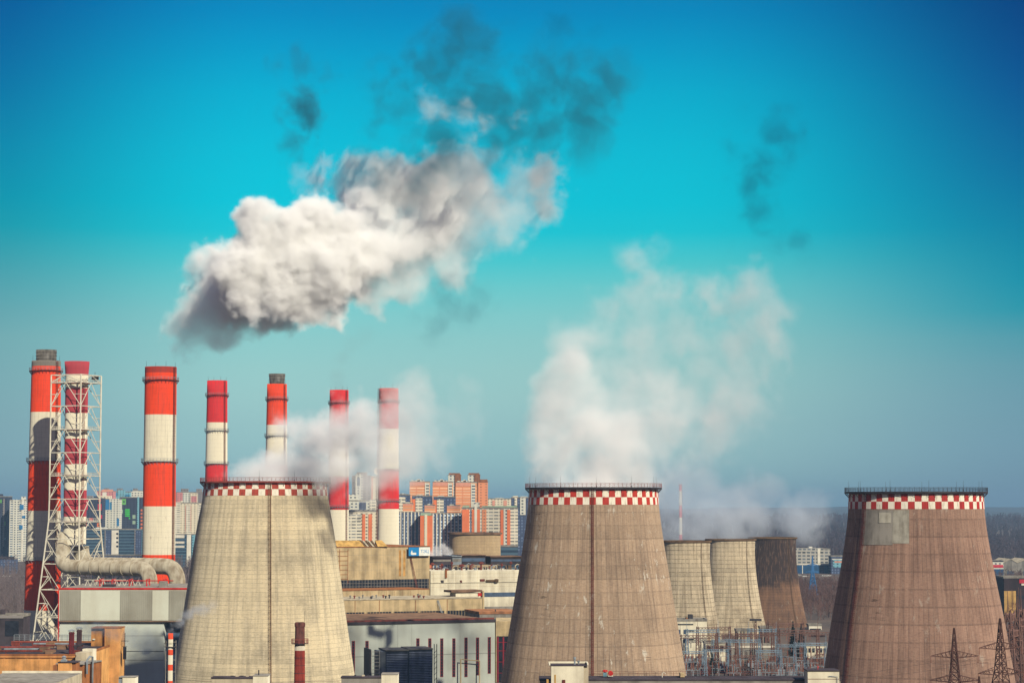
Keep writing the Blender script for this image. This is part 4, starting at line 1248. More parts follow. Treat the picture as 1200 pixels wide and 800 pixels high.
for i in range(46):
    px = 507 + i * 2.3 + rnd.uniform(-.8, .8); y = rnd.uniform(4, 20); x = FP.s_(px, y, 664); hh = rnd.uniform(.8, 3.0); r = rnd.uniform(.3, .8)
    mb = MB()
    if i % 5 == 0:
        mb.lathe([(r * .6, zr), (r * .6, zr + hh), (r * 1.9, zr + hh + .2), (r * 1.5, zr + hh + 1.1), (.05, zr + hh + 1.3)], 12, c=(x, y)); mm = 'rust_red'; nm = 'roof_fan'
    elif i % 5 in (1, 3):
        mb.path([(x - 1, y, zr), (x - .9, y, zr + hh * .7), (x + .2, y, zr + hh), (x + 1.4, y, zr + hh * .8), (x + 1.5, y, zr)], r * .4, 8); mm = rnd.choice(['galvanised', 'concrete', 'roof_brown']); nm = 'roof_pipe'
    else:
        mb.box(x - r, x + r, y - r, y + r, zr, zr + hh * .7); mb.box(x - r * 1.2, x + r * 1.2, y - r * 1.2, y + r * 1.2, zr + hh * .7, zr + hh * .8); mm = rnd.choice(['steel_dark', 'galvanised', 'timber', 'rust_red']); nm = 'roof_unit'
    mb.build(nm, M[mm], FP.root)
F = Fac('stair_shed', 'cream roof shed with a dark eaves line in front of the white panel building', 'shed', 529, 985, 566, 992, yref=697)
F.box('wall', 534, 561, 694.5, 703, 0, 6, M['white_wall']); F.box('roof', 529, 565, 691.3, 693.9, -1, 7, M['roof_brown'])
F.box('red_tank', 560.4, 564.4, 694.4, 698, -.4, 3, M['signal_red']); F.box('post', 565.5, 567.5, 692, 715, 0, 2, M['concrete_yellow'])
F.root.location.z = 0
F = Fac('link_roof', 'orange brown flat roof step between the front wing and the brown tower', 'roof', 562, 945, 612, 950, yref=722)
F.box('wall', 562, 612, 719.4, None, 0, 25, M['concrete_grey']); F.box('roof', 561.5, 612.4, 716.4, 719.3, -.3, 25, P('roof_orange', '#a8734c', .3, .15)); F.box('duct', 580.2, 581.2, 713.5, 716.3, .5, 1, M['steel_dark'])

# louvred air cooler in front of the hall
F = Fac('air_cooler', 'dark blue louvred air cooler block with a ladder frame in front of the hall', 'air cooler', 434, 830, 508, 836, yref=780)
ztop = F.z(761.5, 452)
F.box('end_panel', 445.5, 452, 763, None, .6, 12, M['galvanised'])
P('louvre_light', '#98a2b4', .25, .3); P('louvre_blue', '#4c5568', .25, .3)
for (a, b, yt) in ((452.2, 478.5, 762.6), (478.9, 507, 761.2)):
    o = F.box('cooler_unit', a, b, yt, None, .4, 13, M['louvre_blue'])
    mb = MB(); x0 = F.s_(a + 1, 0, 775); x1 = F.s_(b - 1, 0, 775); z1 = F.z(yt + 2, a); z = 2
    while z < z1:
        mb.add([(x0, .38, z), (x1, .38, z), (x1, -.12, z - .25), (x0, -.12, z - .25), (x0, .38, z - .06), (x1, .38, z - .06)], [(0, 1, 2, 3), (3, 2, 5, 4), (0, 3, 4), (1, 5, 2)]); z += .62
    mb.build('louvres', M['louvre_light'], o)
    F.box('top_plate', a - .5, b + .5, yt - 1.6, yt - .1, -.3, 13.4, M['concrete_grey'], o)
mb = MB(); x0 = F.s_(435.5, 0, 780); x1 = F.s_(445, 0, 780)
for x in (x0, x1): mb.tube((x, .5, 0), (x, .5, ztop), .14, n=4)
for i in range(14): mb.tube((x0, .5, ztop * i / 14 + .8), (x1, .5, ztop * i / 14 + .8), .09, n=4)
mb.build('ladder_frame', M['white_paint'], F.root)
mb = MB(); x = F.s_(434.3, 0, 780); mb.box(x - .3, x + .3, .3, 12, 0, ztop + .4); mb.build('edge_frame', M['steel_dark'], F.root)
mb = MB()
for px in (509.5, 512.5): x = F.s_(px, 0, 780); mb.tube((x, 1, 0), (x, 1, ztop + 2), .16, n=5)
for i in range(9): mb.tube((F.s_(509.5, 0, 780), 1, ztop * (i + .3) / 9), (F.s_(512.5, 0, 780), 1, ztop * (i + .9) / 9), .08, n=4)
mb.build('mast', M['steel_dark'], F.root)

# ------------------------------------------------------------------ apartment blocks on the skyline
FM = {}
def fm(key, *a, **k):
    if key not in FM: FM[key] = facade(key, *a, **k)
    return FM[key]
fm('navy_panels', '#3c4254', '#20232c', 3.0, 4.2, (.3, .7), (.3, .75))
fm('white_panels', '#d3d1c2', '#4b5260', 3.0, 4.0, (.28, .72), (.3, .75))
fm('white_loggia', '#d9d6c6', '#5d6a78', 3.0, 5.0, (.12, .9), (.4, .86))
fm('cream_panels', '#dcd2b8', '#7a7266', 3.0, 4.4, (.3, .7), (.3, .72))
fm('cream_loggia', '#e0d8c2', '#8b8a84', 2.8, 4.6, (.1, .92), (.42, .84))
fm('orange_panels', '#dc966a', '#7a5a4c', 2.8, 5.4, (.36, .64), (.34, .7))
fm('orange_lined', '#dd9a6c', '#cdb496', 2.8, 30.0, (.0, 1.0), (.80, 1.0))
fm('painted_shade_loggia', '#56627a', '#a6b3bd', 2.8, 3.4, (.25, .75), (.32, .82))  # shade of the front row's dark facades, put into the wall colour
fm('slate_plain', '#46506a', '#5f6e86', 2.8, 3.0, (.3, .7), (.3, .8))
fm('office_bands', '#4f6878', '#2a3a4a', 3.6, 60.0, (.0, 1.0), (.35, .85))
fm('office_grid', '#b5b0a3', '#565a5e', 3.6, 5.0, (.18, .86), (.25, .75))
fm('pink_panels', '#cf8a86', '#6d5860', 3.0, 4.2, (.3, .7), (.3, .75))
fm('grey_panels', '#8c8580', '#4a4a50', 3.0, 4.2, (.3, .7), (.3, .75))
fm('blue_panels', '#3e86ac', '#2b4a60', 3.0, 4.2, (.3, .7), (.3, .75))
fm('teal_panels', '#7fb2bd', '#44606c', 3.0, 4.2, (.3, .7), (.3, .75))
P('panel_red', '#c83244', .1, .1); P('panel_green', '#6fb45a', .1, .1); P('panel_lime', '#43d04a', .1, .1); P('panel_sky', '#2f78a8', .1, .1)
P('panel_orange', '#e07f4e', .12, .1); P('col_white', '#ddd8c8', .1, .1); P('panel_salmon', '#d79c82', .1, .1); P('sage', '#9db69c', .1, .1)
LEFTG = 'apartment blocks on the left skyline'; MIDG = 'apartment blocks behind the plant'
def mat_of(k): return FM.get(k) or M[k]

def block(label, pa, pb, yt, D, depth, wall, strips=(), roofs=(), D1=None, group=LEFTG, yb=None, name='apartment_block', parapet='concrete_grey'):
    F = Fac(name, label, 'apartment block' if name == 'apartment_block' else 'building', pa, D, pb, D1, group, yref=yt + 20)
    F.box('wall', pa, pb, yt, yb, 0, depth, mat_of(wall))
    zr = F.z(yt, pa); L = F.s_(pb, 0, yt)
    mb = MB(); mb.box(-.2, L + .2, -.2, .4, zr, zr + 1.1); mb.box(-.2, L + .2, depth - .4, depth + .2, zr, zr + 1.1)
    mb.box(-.2, .4, .4, depth - .4, zr, zr + 1.1); mb.box(L - .4, L + .2, .4, depth - .4, zr, zr + 1.1)
    mb.build('parapet', mat_of(parapet), F.root)
    for (nm, a, b, y0, y1, m, proud) in strips:
        F.box(nm, a, b, y0, y1, -proud, 0 if proud < 1.5 else .5, mat_of(m))
    for (a, b, y0, m) in roofs:
        F.box('roof_house', a, b, y0, yt + .4, depth * .3, depth * .7, mat_of(m))
    return F

# --- left
block('dark navy tower block with green panels at the left edge', -14, 10, 582, 2900, 22, 'navy_panels',
    [('coloured_panel', .2, 1.9, 585, 589, 'panel_green', .3), ('coloured_panel', 4, 6.4, 610.5, 615.5, 'panel_green', .3), ('coloured_panel', 5, 6.8, 630, 632, 'teal_panels', .3), ('stair_strip', 3.5, 5.5, 584, 640, 'grey_panels', .4)], [(-6, 2, 578.5, 'navy_panels')])
block('white tower block with blue panels left of the thick chimneys', 11.5, 33, 586, 2860, 20, 'white_loggia',
    [('stair_column', 25.5, 28, 584, None, 'col_white', 1.0), ('coloured_panel', 23, 27.8, 591, 597, 'panel_sky', 1.2), ('coloured_panel', 25.6, 29.5, 604, 607, 'panel_sky', 1.3), ('coloured_panel', 15, 18, 607, 610.5, 'panel_sky', .6), ('coloured_panel', 22.5, 26.5, 615, 620, 'panel_sky', 1.2), ('bay', 15.5, 22.5, 585, None, 'white_panels', .8)],
    [(25, 29, 581.5, 'white_panels')])
block('charcoal tower block with red square panels behind the lattice tower', 98, 120.5, 584, 2950, 20, 'navy_panels',
    [('coloured_panel', 115.3, 118.2, 584.2, 587.5, 'panel_red', .3), ('coloured_panel', 114.6, 119, 590.2, 597.8, 'panel_red', .3), ('inner_panel', 116, 117.7, 592.8, 595.2, 'navy_panels', .5),
     ('coloured_panel', 100, 103, 585, 597, 'panel_red', .3), ('coloured_panel', 104.5, 108.8, 606.5, 610, 'panel_red', .3), ('coloured_panel', 117, 119.7, 603, 607.5, 'panel_red', .3), ('coloured_panel', 113.7, 118.3, 612.5, 617, 'panel_orange', .3), ('inner_panel', 115.3, 116.8, 614, 615.6, 'navy_panels', .5), ('coloured_panel', 100, 101.6, 612, 616.5, 'panel_red', .3)],
    [(101, 108, 580.5, 'grey_panels'), (110, 116, 581, 'navy_panels')])
block('white tower block with stepped top between the red and the green panelled towers', 120.7, 140, 585, 2980, 20, 'white_panels',
    [('upper_panel', 120.9, 128, 585, 597, 'panel_sky', .4), ('bay', 128.2, 139.5, 584, None, 'white_panels', 1.2), ('coloured_panel', 128.5, 131, 588, 597, 'blue_panels', 1.5), ('coloured_panel', 136.8, 139.3, 607, 616, 'panel_sky', 1.5)],
    [(118, 130, 580.8, 'cream_panels')])
block('charcoal tower block with lime green panels left of the lone chimney', 140.2, 167, 583, 3000, 20, 'navy_panels',
    [('coloured_panel', 142.8, 147.5, 584.2, 591, 'panel_green', .3), ('inner_panel', 144.4, 146, 586.5, 588.8, 'navy_panels', .5)] +
    [('coloured_panel', 146.5, 152, 596.2 + 2.4 * k, 597.6 + 2.4 * k, 'panel_lime', .3) for k in range(4)] +
    [('coloured_panel', 139.9, 144, 597, 601, 'sage', .3), ('coloured_panel', 151, 152.4, 606, 608, 'panel_lime', .3), ('coloured_panel', 155.3, 158.7, 603, 607.5, 'sage', .3), ('coloured_panel', 155.3, 158.7, 609.8, 613.8, 'sage', .3), ('corner_strip', 160.8, 163, 582, None, 'teal_panels', .8)] +
    [('coloured_panel', 164.8, 167, 596.4 + 4.1 * k, 598.6 + 4.1 * k, 'panel_orange', .3) for k in range(6)],
    [(154, 166, 575.5, 'white_panels')])
block('far block with a salmon and pink top storey behind the lattice tower', 113.5, 133, 575.5, 3350, 20, 'pink_panels',
    [('coloured_panel', 119, 132.5, 573.2, 576, 'panel_salmon', .4), ('bay', 120, 125, 576.5, 590, 'col_white', .6)], [(122, 127, 571.8, 'grey_panels')])
block('far block with bright blue and pale cyan top storeys', 132.5, 152.5, 576.5, 3380, 20, 'teal_panels',
    [('coloured_panel', 132.6, 137.5, 577, 581, 'blue_panels', .4), ('coloured_panel', 146, 152, 579, 581.5, 'blue_panels', .4), ('bay', 138, 147, 574, 580, 'teal_panels', .6)], [(137, 143, 572, 'grey_panels')])
block('far white block with teal corner just left of the lone chimney', 152.5, 171, 575, 3400, 20, 'white_panels',
    [('corner_strip', 153, 155, 573.5, 577, 'blue_panels', .5), ('bay', 157, 162, 575, 584, 'col_white', .6)], [(156, 160.5, 572, 'grey_panels')])
block('far grey and pink block with dark roof cabins right of the lone chimney', 206, 239, 577, 3300, 24, 'grey_panels',
    [('bay', 207, 214, 577, 592, 'pink_panels', 1.0), ('bay', 214.2, 222, 577, 592, 'white_panels', 1.4), ('bay', 223, 231.5, 577.5, 592, 'cream_panels', 1.2), ('coloured_panel', 224, 230.5, 581, 588, 'pink_panels', 1.4)],
    [(212, 220, 572.3, 'grey_panels'), (230, 236, 572.5, 'grey_panels')])
block('cream long block with pink centre strip right of the lone chimney', 202, 237.5, 589.5, 2860, 20, 'cream_panels',
    [('bay', 203, 211.5, 588.2, None, 'cream_loggia', .9), ('coloured_strip', 217.3, 224, 592, 622, 'panel_salmon', .8), ('bay', 218, 223.4, 592, None, 'cream_loggia', 1.1), ('bay', 231.5, 237, 591, None, 'cream_loggia', .8)], [(211, 213, 586.5, 'cream_panels')])
block('low slate office with glass bands and a white stair panel behind the lattice tower', 93, 169, 620.5, 2620, 26, 'office_bands',
    [('white_panel', 130.8, 139, 621, None, 'col_white', .8), ('glass_bay', 124, 130.5, 621.5, None, 'slate_plain', .4), ('fin', 122.7, 123.7, 621, None, 'grey_panels', .9), ('fin', 157.6, 158.8, 621, None, 'grey_panels', .9), ('glass_bay', 159, 166, 621.5, None, 'slate_plain', .4), ('fin', 166.3, 168.3, 620.5, None, 'teal_panels', .9)] +
    [('window_slot', 136.2, 138.6, 624 + 4.9 * k, 626.2 + 4.9 * k, 'glass_dark', 1.0) for k in range(4)], [(112, 124, 617.5, 'white_panels')], name='office_block', group=None)
block('low white and slate office with teal end panel beside the pale tower', 202, 232, 626.5, 2620, 22, 'office_bands',
    [('white_panel', 203.5, 216, 626.6, 630, 'col_white', .9), ('white_panel', 204, 216, 634, 636.5, 'col_white', .9), ('white_panel', 204, 216, 639, 641.3, 'col_white', .9), ('white_panel', 219, 223.8, 626, None, 'col_white', 1.0), ('teal_panel', 225, 229.8, 626.5, None, 'teal_panels', .9)], name='office_block', group=None)
block('long low blue grey shed roof between lattice tower and lone chimney', 90, 175, 651, 2200, 20, 'slate_plain', [], name='low_shed', group=None)
block('low dark shed with pale roof vents at the left edge', -30, 17, 655, 2350, 16, 'slate_plain', [('band', -20, 17, 651.6, 655, 'roof_dark', .5)], [(5, 9, 652, 'col_white'), (12, 14, 651.5, 'teal_panels')], name='low_shed', group=None)
block('dark ruined looking shed beside the foot of the leftmost chimney', -30, 27, 722.5, 960, 14, 'roof_dark', [('roof_edge', -30, 27, 721, 724, 'grey_panels', .5), ('doorway', 6, 22, 727, 745, 'glass_dark', .2)], [(0, 3, 714, 'roof_dark')], name='low_shed', group=None)

# --- centre, front row
block('long block, shade painted in as slate blue, with white balcony columns left of the squat tower', 466, 493, 600.5, 1960, 18, 'painted_shade_loggia',
    [('balcony_column', 469 + 4.2 * k, 470.2 + 4.2 * k, 599.6, None, 'col_white', 1.1) for k in range(6)], group=MIDG)
block('narrow orange block with white centre strip between two blocks with shade painted in', 492.5, 506, 603.5, 1940, 20, 'panel_orange',
    [('stair_column', 497.4, 500.6, 602.5, None, 'cream_panels', .7), ('attic', 493, 505.6, 600.8, 603.6, 'sage', .4)], [(494, 504, 599.5, 'grey_panels')], group=MIDG)
block('long block, shade painted in as slate blue, partly behind the squat brown tower', 505.5, 543, 602, 1965, 18, 'painted_shade_loggia',
    [('balcony_column', 507 + 4.2 * k, 508.2 + 4.2 * k, 601.2, None, 'col_white', 1.1) for k in range(9)], group=MIDG)
block('orange and white block with white balconies right of the squat tower', 541, 607, 595.5, 1930, 22, 'cream_loggia',
    [('orange_strip', 541.6, 550, 596.5, None, 'panel_orange', 1.0), ('orange_strip', 553, 562.5, 596.5, None, 'panel_orange', .8), ('white_column', 556, 559, 590, None, 'col_white', 1.2), ('orange_strip', 565, 570, 596.5, None, 'orange_panels', .8), ('orange_strip', 586.5, 590, 597, None, 'panel_orange', .9), ('white_column', 590.2, 594, 596, None, 'white_panels', .8), ('orange_strip', 594.2, 598, 597, None, 'panel_orange', .9), ('gap', 551, 552.2, 597, None, 'slate_plain', .1)],
    [(542, 550, 592.3, 'sage'), (552.5, 562, 588.2, 'white_panels'), (565, 606, 592.5, 'sage')], group=MIDG)
# second row, stepped
for (a, b, yt, l) in ((463, 480, 580, 'beside the rightmost slim chimney'), (483, 506, 581.5, 'in front of the first orange tower'), (508, 533.5, 582.5, 'in front of the middle orange tower')):
    block('slate and white stepped block ' + l, a, b, yt, 2080, 16, 'slate_plain',
        [('white_bay', a + 4, a + 12, yt + 2, None, 'cream_loggia', .9), ('orange_strip', a + .3, a + 3.6, yt + 3, None, 'panel_orange', 1.0)], [(a + 5, a + 12, yt - 2.2, 'white_panels')], group=MIDG)
for (a, b, yt, l) in ((472, 483.5, 590.5, 'left of the narrow orange block top'), (497.5, 509.5, 592.5, 'above the narrow orange block'), (523.8, 539, 593, 'left of the white column roof')):
    block('small orange low block peeking over the front row, ' + l, a, b, yt, 2020, 14, 'orange_lined', [('attic', a, b, yt - .4, yt + 1.6, 'panel_salmon', .3)], [(a + 3, a + 8, yt - 2.4, 'white_panels')], group=MIDG)
# back row of orange towers
for (a, b, yt, l, D) in ((480, 503.0, 564.8, 'leftmost of the three, next to the rightmost chimney', 2240), (507, 530.5, 565, 'middle of the three', 2265), (534, 558.5, 565.5, 'rightmost of the three, carrying a grey brown roof cabin', 2290)):
    F = block('tall orange tower block, ' + l, a, b, yt, D, 18, 'orange_lined',
        [('attic', a + .3, a + 17.8, yt - .3, yt + 4, 'panel_salmon', .4), ('balcony_bay', a + 18, a + 22.9, yt + 1, None, 'white_loggia', .9), ('orange_seam', a + 7.8, a + 8.8, yt + 4, None, 'orange_panels', .3)],
        [(a + 2, a + 17, yt - 2.5, 'white_panels'), (a + 9, a + 12, yt - 3.6, 'cream_panels')], group=MIDG)
block('plain orange brown tower standing right behind the three orange towers', 560.5, 571.5, 564.5, 2300, 20, 'orange_panels', [('brown_attic', 561, 571.3, 561.4, 565, 'brown_brick', .4)], [], group=MIDG)
for (a, b, l) in ((525, 540, 'left'), (548, 562.5, 'right')):
    block('grey brown tower top behind the orange towers, ' + ('over the middle one' if l == 'left' else 'over the rightmost one'), a, b, 557, 2400, 18, 'grey_panels',
        [('white_bay', a + .2, a + 7, 556.8, None, 'white_panels', 1.0), ('brown_bay', a + 8, b, 555.5, None, 'brown_brick', .7)], [(a + 1, b - 1, 554, 'brown_brick')], group=MIDG)
block('far low white block in the gap right of the orange towers', 570, 601, 584.5, 2900, 18, 'cream_panels', [('orange_strip', 577, 580, 586, None, 'panel_salmon', .6), ('orange_strip', 590, 594, 586, None, 'panel_salmon', .6)], [(580, 590, 582.8, 'white_panels')], group=MIDG)
block('slate blue tower block with cream corner beside the brown cooling tower', 599, 626, 583.5, 2150, 20, 'slate_plain', [('cream_bay', 609.5, 616, 583, 603, 'white_panels', .9), ('cream_bay', 603, 606, 583, 592, 'cream_loggia', .7)], [(601, 607, 580.8, 'cream_panels'), (610, 618, 581.3, 'white_panels')], group=MIDG)
block('low blue grey office right of the squat tower', 586, 607, 640.5, 1650, 18, 'office_bands', [], name='office_block', group=None)
block('pale pink block with orange stripes behind the two slim chimneys', 386, 442, 599.5, 1980, 20, 'cream_panels',
    [('orange_strip', 424.5, 428, 602, None, 'panel_orange', .8), ('orange_strip', 432, 436, 602, None, 'panel_orange', .8), ('balcony_bay', 409, 423, 602, None, 'cream_loggia', .9)], [(409, 440, 597, 'grey_panels')], group=MIDG)
block('tall white tower block with a glass stair slot between the slim chimneys', 412.5, 434, 558, 2500, 18, 'grey_panels',
    [('white_bay', 416.5, 425, 555, None, 'white_panels', 1.2), ('glass_slot', 418.6, 422, 559.5, 569, 'glass_blue', 1.4)], [(418, 430, 553, 'grey_panels')], group=MIDG)
block('tall beige tower block just left of the rightmost slim chimney', 429.5, 446, 559.5, 2550, 18, 'cream_panels', [('balcony_bay', 431, 437, 559, None, 'panel_salmon', .6)], [(433, 441, 557.6, 'cream_panels')], group=MIDG)
block('white mid rise with grey bays low between the two slim chimneys', 400, 443, 587, 2120, 18, 'white_panels', [('bay', 421, 429, 588, None, 'slate_plain', .8), ('bay', 433, 441, 585, None, 'cream_loggia', .8)], [(408, 420, 579, 'white_panels')], group=MIDG)

# ------------------------------------------------------------------ right hand distance
block('long pale office block beyond the small cooling towers', 929, 973, 643.5, 2480, 22, 'office_grid', [('top_floor', 932, 964, 641.8, 646, 'office_grid', .6), ('stair_bay', 958, 961, 642, None, 'col_white', 1.0)], [(948, 952, 640.2, 'col_white')], name='office_block', group=None)
M['warehouse_blue'] = bpy.data.materials.get('warehouse_blue') or P('warehouse_blue', '#27557e', .2, .1)
block('long blue low warehouse in front of the pale office block', 928, 975, 661.5, 2370, 14, 'warehouse_blue', [('white_band', 930, 975, 660.2, 661.6, 'col_white', .4), ('grey_bay', 961, 966, 662.5, None, 'slate_plain', .4), ('post', 940, 940.8, 661, None, 'col_white', .4)], [], name='warehouse', group=None)
block('dark flat building with a pale blue and pink hoarding by the red brown tower', 974, 1000, 652, 2350, 20, 'slate_plain', [('hoarding', 976, 999, 655.5, 664.5, 'teal_panels', .5), ('hoarding', 978, 996, 657, 659, 'panel_salmon', .6), ('white_band', 975, 999, 654.4, 655.4, 'col_white', .5)], [], name='warehouse', group=None)
def gabled(label, spans, ye, yp, D, depth):
    F = Fac('gabled_warehouse', label, 'warehouse', spans[0][0], D, spans[-1][1], D, None, yref=ye)
    for (a, b) in spans:
        x0, x1 = F.s_(a, 0, ye), F.s_(b, 0, ye); z = F.z(ye, a); zp = F.z(yp, a); xm = (x0 + x1) / 2
        mb = MB()
        mb.add([(x0, 0, 0), (x1, 0, 0), (x1, 0, z), (xm, 0, zp), (x0, 0, z), (x0, depth, 0), (x1, depth, 0), (x1, depth, z), (xm, depth, zp), (x0, depth, z)],
               [(0, 1, 2, 3, 4), (9, 8, 7, 6, 5), (0, 4, 9, 5), (1, 6, 7, 2)])
        o = mb.build('wall', M['concrete_grey'], F.root)
        mb = MB()
        mb.add([(x0 - .4, -.6, z), (xm, -.6, zp + .2), (xm, depth + .6, zp + .2), (x0 - .4, depth + .6, z), (x0 - .4, -.6, z + .35), (xm, -.6, zp + .6), (xm, depth + .6, zp + .6), (x0 - .4, depth + .6, z + .35)], [(0, 1, 2, 3), (4, 7, 6, 5), (0, 4, 5, 1), (3, 2, 6, 7), (0, 3, 7, 4)])
        mb.add([(x1 + .4, -.6, z), (xm, -.6, zp + .2), (xm, depth + .6, zp + .2), (x1 + .4, depth + .6, z), (x1 + .4, -.6, z + .35), (xm, -.6, zp + .6), (xm, depth + .6, zp + .6), (x1 + .4, depth + .6, z + .35)], [(0, 3, 2, 1), (4, 5, 6, 7), (0, 1, 5, 4), (3, 7, 6, 2), (0, 4, 7, 3)])
        mb.build('roof', M['concrete'], F.root)
        mb = MB(); mb.box(xm - 3.2, xm + 3.2, -.25, -.01, 0, z * .55); mb.build('gate', M['glass_blue'], F.root)
    return F
gabled('grey double gabled warehouse at the right edge under the wood', [(1176, 1192), (1192, 1214)], 659.5, 655, 2150, 50)
block('white and red lettered shop hall with a blue base beside the gabled warehouse', 1150, 1176, 657.5, 2130, 18, 'white_panels', [('red_band', 1150, 1175.6, 661.4, 664.6, 'panel_red', .6), ('blue_base', 1150, 1176, 666.4, None, 'warehouse_blue', .6), ('dark_eaves', 1150, 1176, 656.6, 657.6, 'roof_dark', .8)], [], name='shop_hall', group=None)
block('dark brown hall with a yellow wall panel at the right edge', 1176.5, 1216, 677.2, 1420, 24, P('dark_umber', '#3b2a2c', .25, .1).name, [('yellow_panel', 1176.7, 1190.5, 692, None, 'yellow_roof', .4), ('red_sign', 1194.5, 1204, 678.5, 683, 'panel_red', .5), ('white_sign', 1197, 1204, 683.4, 685.5, 'col_white', .5), ('window', 1192, 1204, 697, 701, 'glass_dark', .3)], [], name='hall', group=None)
block('white switch house with dark window rows half behind the brown tower', 770, 828.5, 727.5, 1060, 14, 'white_wall',
    [('strip_window', 791, 812.5, 730.5, 732, 'glass_dark', .12)] + [('window', x, x + 3.6, 737.2 + 10.5 * k, 742.5 + 10.5 * k, 'glass_blue', .1) for x in (794, 801) for k in range(2)] +
    [('balcony_slot', 806.5, 813, 737.8 + 10.2 * k, 739.4 + 10.2 * k, 'glass_dark', .12) for k in range(2)], [(804, 806, 723.5, 'brown_brick'), (807, 812, 719.8, 'steel_dark')], name='switch_house', group=None)
block('low white control hut with a window row in the switchyard', 826, 850, 754, 1010, 8, 'white_wall', [('window', 829 + 5 * k, 832.5 + 5 * k, 756, 762, 'glass_dark', .1) for k in range(4)], [], name='hut', group=None)
block('long low white roofed shed across the middle of the switchyard', 857, 908, 757, 1030, 8, 'concrete_grey', [('white_band', 857, 908, 756.2, 758.6, 'col_white', .4)], [], name='hut', group=None)
block('grey brick switch cell with tall pilasters at the foot of the back towers', 863, 884, 739, 1090, 8, 'concrete', [('pilaster', 864 + 4 * k, 865.3 + 4 * k, 739, None, 'concrete_grey', .6) for k in range(5)], [], name='hut', group=None)
block('smaller grey switch cell right of the brick one at the back tower foot', 891, 905.5, 736, 1095, 8, 'concrete_grey', [('pilaster', 892 + 4 * k, 893.2 + 4 * k, 736, None, 'roof_dark', .6) for k in range(4)], [], name='hut', group=None)
block('white walled low building behind the right end of the switchyard', 941, 972, 756.5, 1060, 8, 'white_wall', [('window', 943 + 4.4 * k, 946 + 4.4 * k, 759, 764, 'glass_dark', .1) for k in range(6)], [], name='hut', group=None)
block('low white roofed kiosk beyond the dark stained tower', 948, 963, 733, 1300, 10, 'col_white', [('dark_gap', 949, 962, 736, 738.5, 'glass_dark', .2)], [], name='hut', group=None)

# ------------------------------------------------------------------ switchyard
def lattice_post(mb, x, y, h, w0=.55, w1=.3, r=.06, z0=0.0, n=8):
    c = lambda k, t: Vector((x + (w0 + (w1 - w0) * t) * (1 if k in (0, 1) else -1), y + (w0 + (w1 - w0) * t) * (1 if k in (0, 3) else -1), z0 + h * t))
    for k in range(4):
        mb.tube(c(k, 0), c(k, 1), r * 1.4, n=4)
        for i in range(n):
            a, b = i / n, (i + 1) / n
            mb.tube(c(k, a), c((k + 1) % 4, b), r, n=4)
            if i % 2 == 0: mb.tube(c(k, a), c((k + 1) % 4, a), r, n=4)
def lattice_beam(mb, p0, p1, w=.4, r=.05, n=12):
    p0, p1 = Vector(p0), Vector(p1); d = (p1 - p0).normalized(); s = Vector((-d.y, d.x, 0)) * w; u = Vector((0, 0, w))
    cs = [s + u, -s + u, -s - u, s - u]
    for k in range(4):
        mb.tube(p0 + cs[k], p1 + cs[k], r * 1.4, n=4)
        for i in range(n): mb.tube(p0.lerp(p1, i / n) + cs[k], p0.lerp(p1, (i + 1) / n) + cs[(k + 1) % 4], r, n=4)
P('yard_blue', '#7f93a3', .2, .5); P('yard_rust', '#7a5a50', .3, .5); P('porcelain', '#8a5a48', .2, .5, .3); P('yard_grey', '#8a8f94', .25, .5)

def gantry(mat, label, span=13.0, h=15.0, group='gantries of the switchyard'):
    t = thing('yard_gantry', label, 'gantry', (0, 0, 0), 0, group)
    for s in (-span / 2, span / 2):
        mb = MB(); lattice_post(mb, s, 0, h, .75, .35, .085, n=8); mb.tube((s, 0, h), (s, 0, h + 3.5), .09, .04, 4); mb.build('post', mat, t)
    mb = MB(); lattice_beam(mb, (-span / 2, 0, h - 1), (span / 2, 0, h - 1), .5, .075, 10); mb.build('beam', mat, t)
    for x in (-span * .3, 0, span * .3):
        mb = MB()
        for q in range(7): mb.lathe([(.05, h - 2 - q * .32), (.24, h - 1.95 - q * .32), (.05, h - 1.78 - q * .32)], 8, c=(x, 0))
        mb.build('insulator', M['porcelain'], t)
    return t
def switch_stand(mat, label, group):
    t = thing('switch_stand', label, 'switchgear', (0, 0, 0), 0, group)
    mb = MB()
    for s in (-2.4, 0, 2.4): mb.tube((s, 0, 0), (s, 0, 3.4), .16, n=5)
    mb.tube((-2.8, 0, 3.4), (2.8, 0, 3.4), .16, n=4); mb.build('frame', mat, t)
    for s in (-2.4, 0, 2.4):
        mb = MB()
        for q in range(9): mb.lathe([(.1, 3.5 + q * .26), (.3, 3.55 + q * .26), (.1, 3.72 + q * .26)], 8, c=(s, 0))
        mb.tube((s, 0, 3.5), (s, 0, 6.1), .1, n=5); mb.build('insulator', M['porcelain'], t)
    mb = MB(); mb.tube((-2.4, 0, 6.1), (2.4, 0, 6.3), .08, n=4); mb.build('contact_arm', M['yard_grey'], t)
    return t
def breaker(label):
    t = thing('breaker', label, 'switchgear', (0, 0, 0), 0, 'breaker tanks of the switchyard')
    mb = MB(); mb.box(-1.6, 1.6, -1, 1, .5, 2.6); mb.box(-1.9, 1.9, -.8, .8, 0, .5); mb.build('tank', M['yard_grey'], t)
    for s in (-1, 0, 1):
        mb = MB()
        for q in range(6): mb.lathe([(.1, 2.6 + q * .28), (.34, 2.66 + q * .28), (.1, 2.82 + q * .28)], 8, c=(s, 0))
        mb.build('bushing', M['porcelain'], t)
    mb = MB(); mb.path([(-1.6, .4, 3), (1.6, .4, 3)], .35, 10); mb.build('oil_drum', M['yard_grey'], t)
    return t

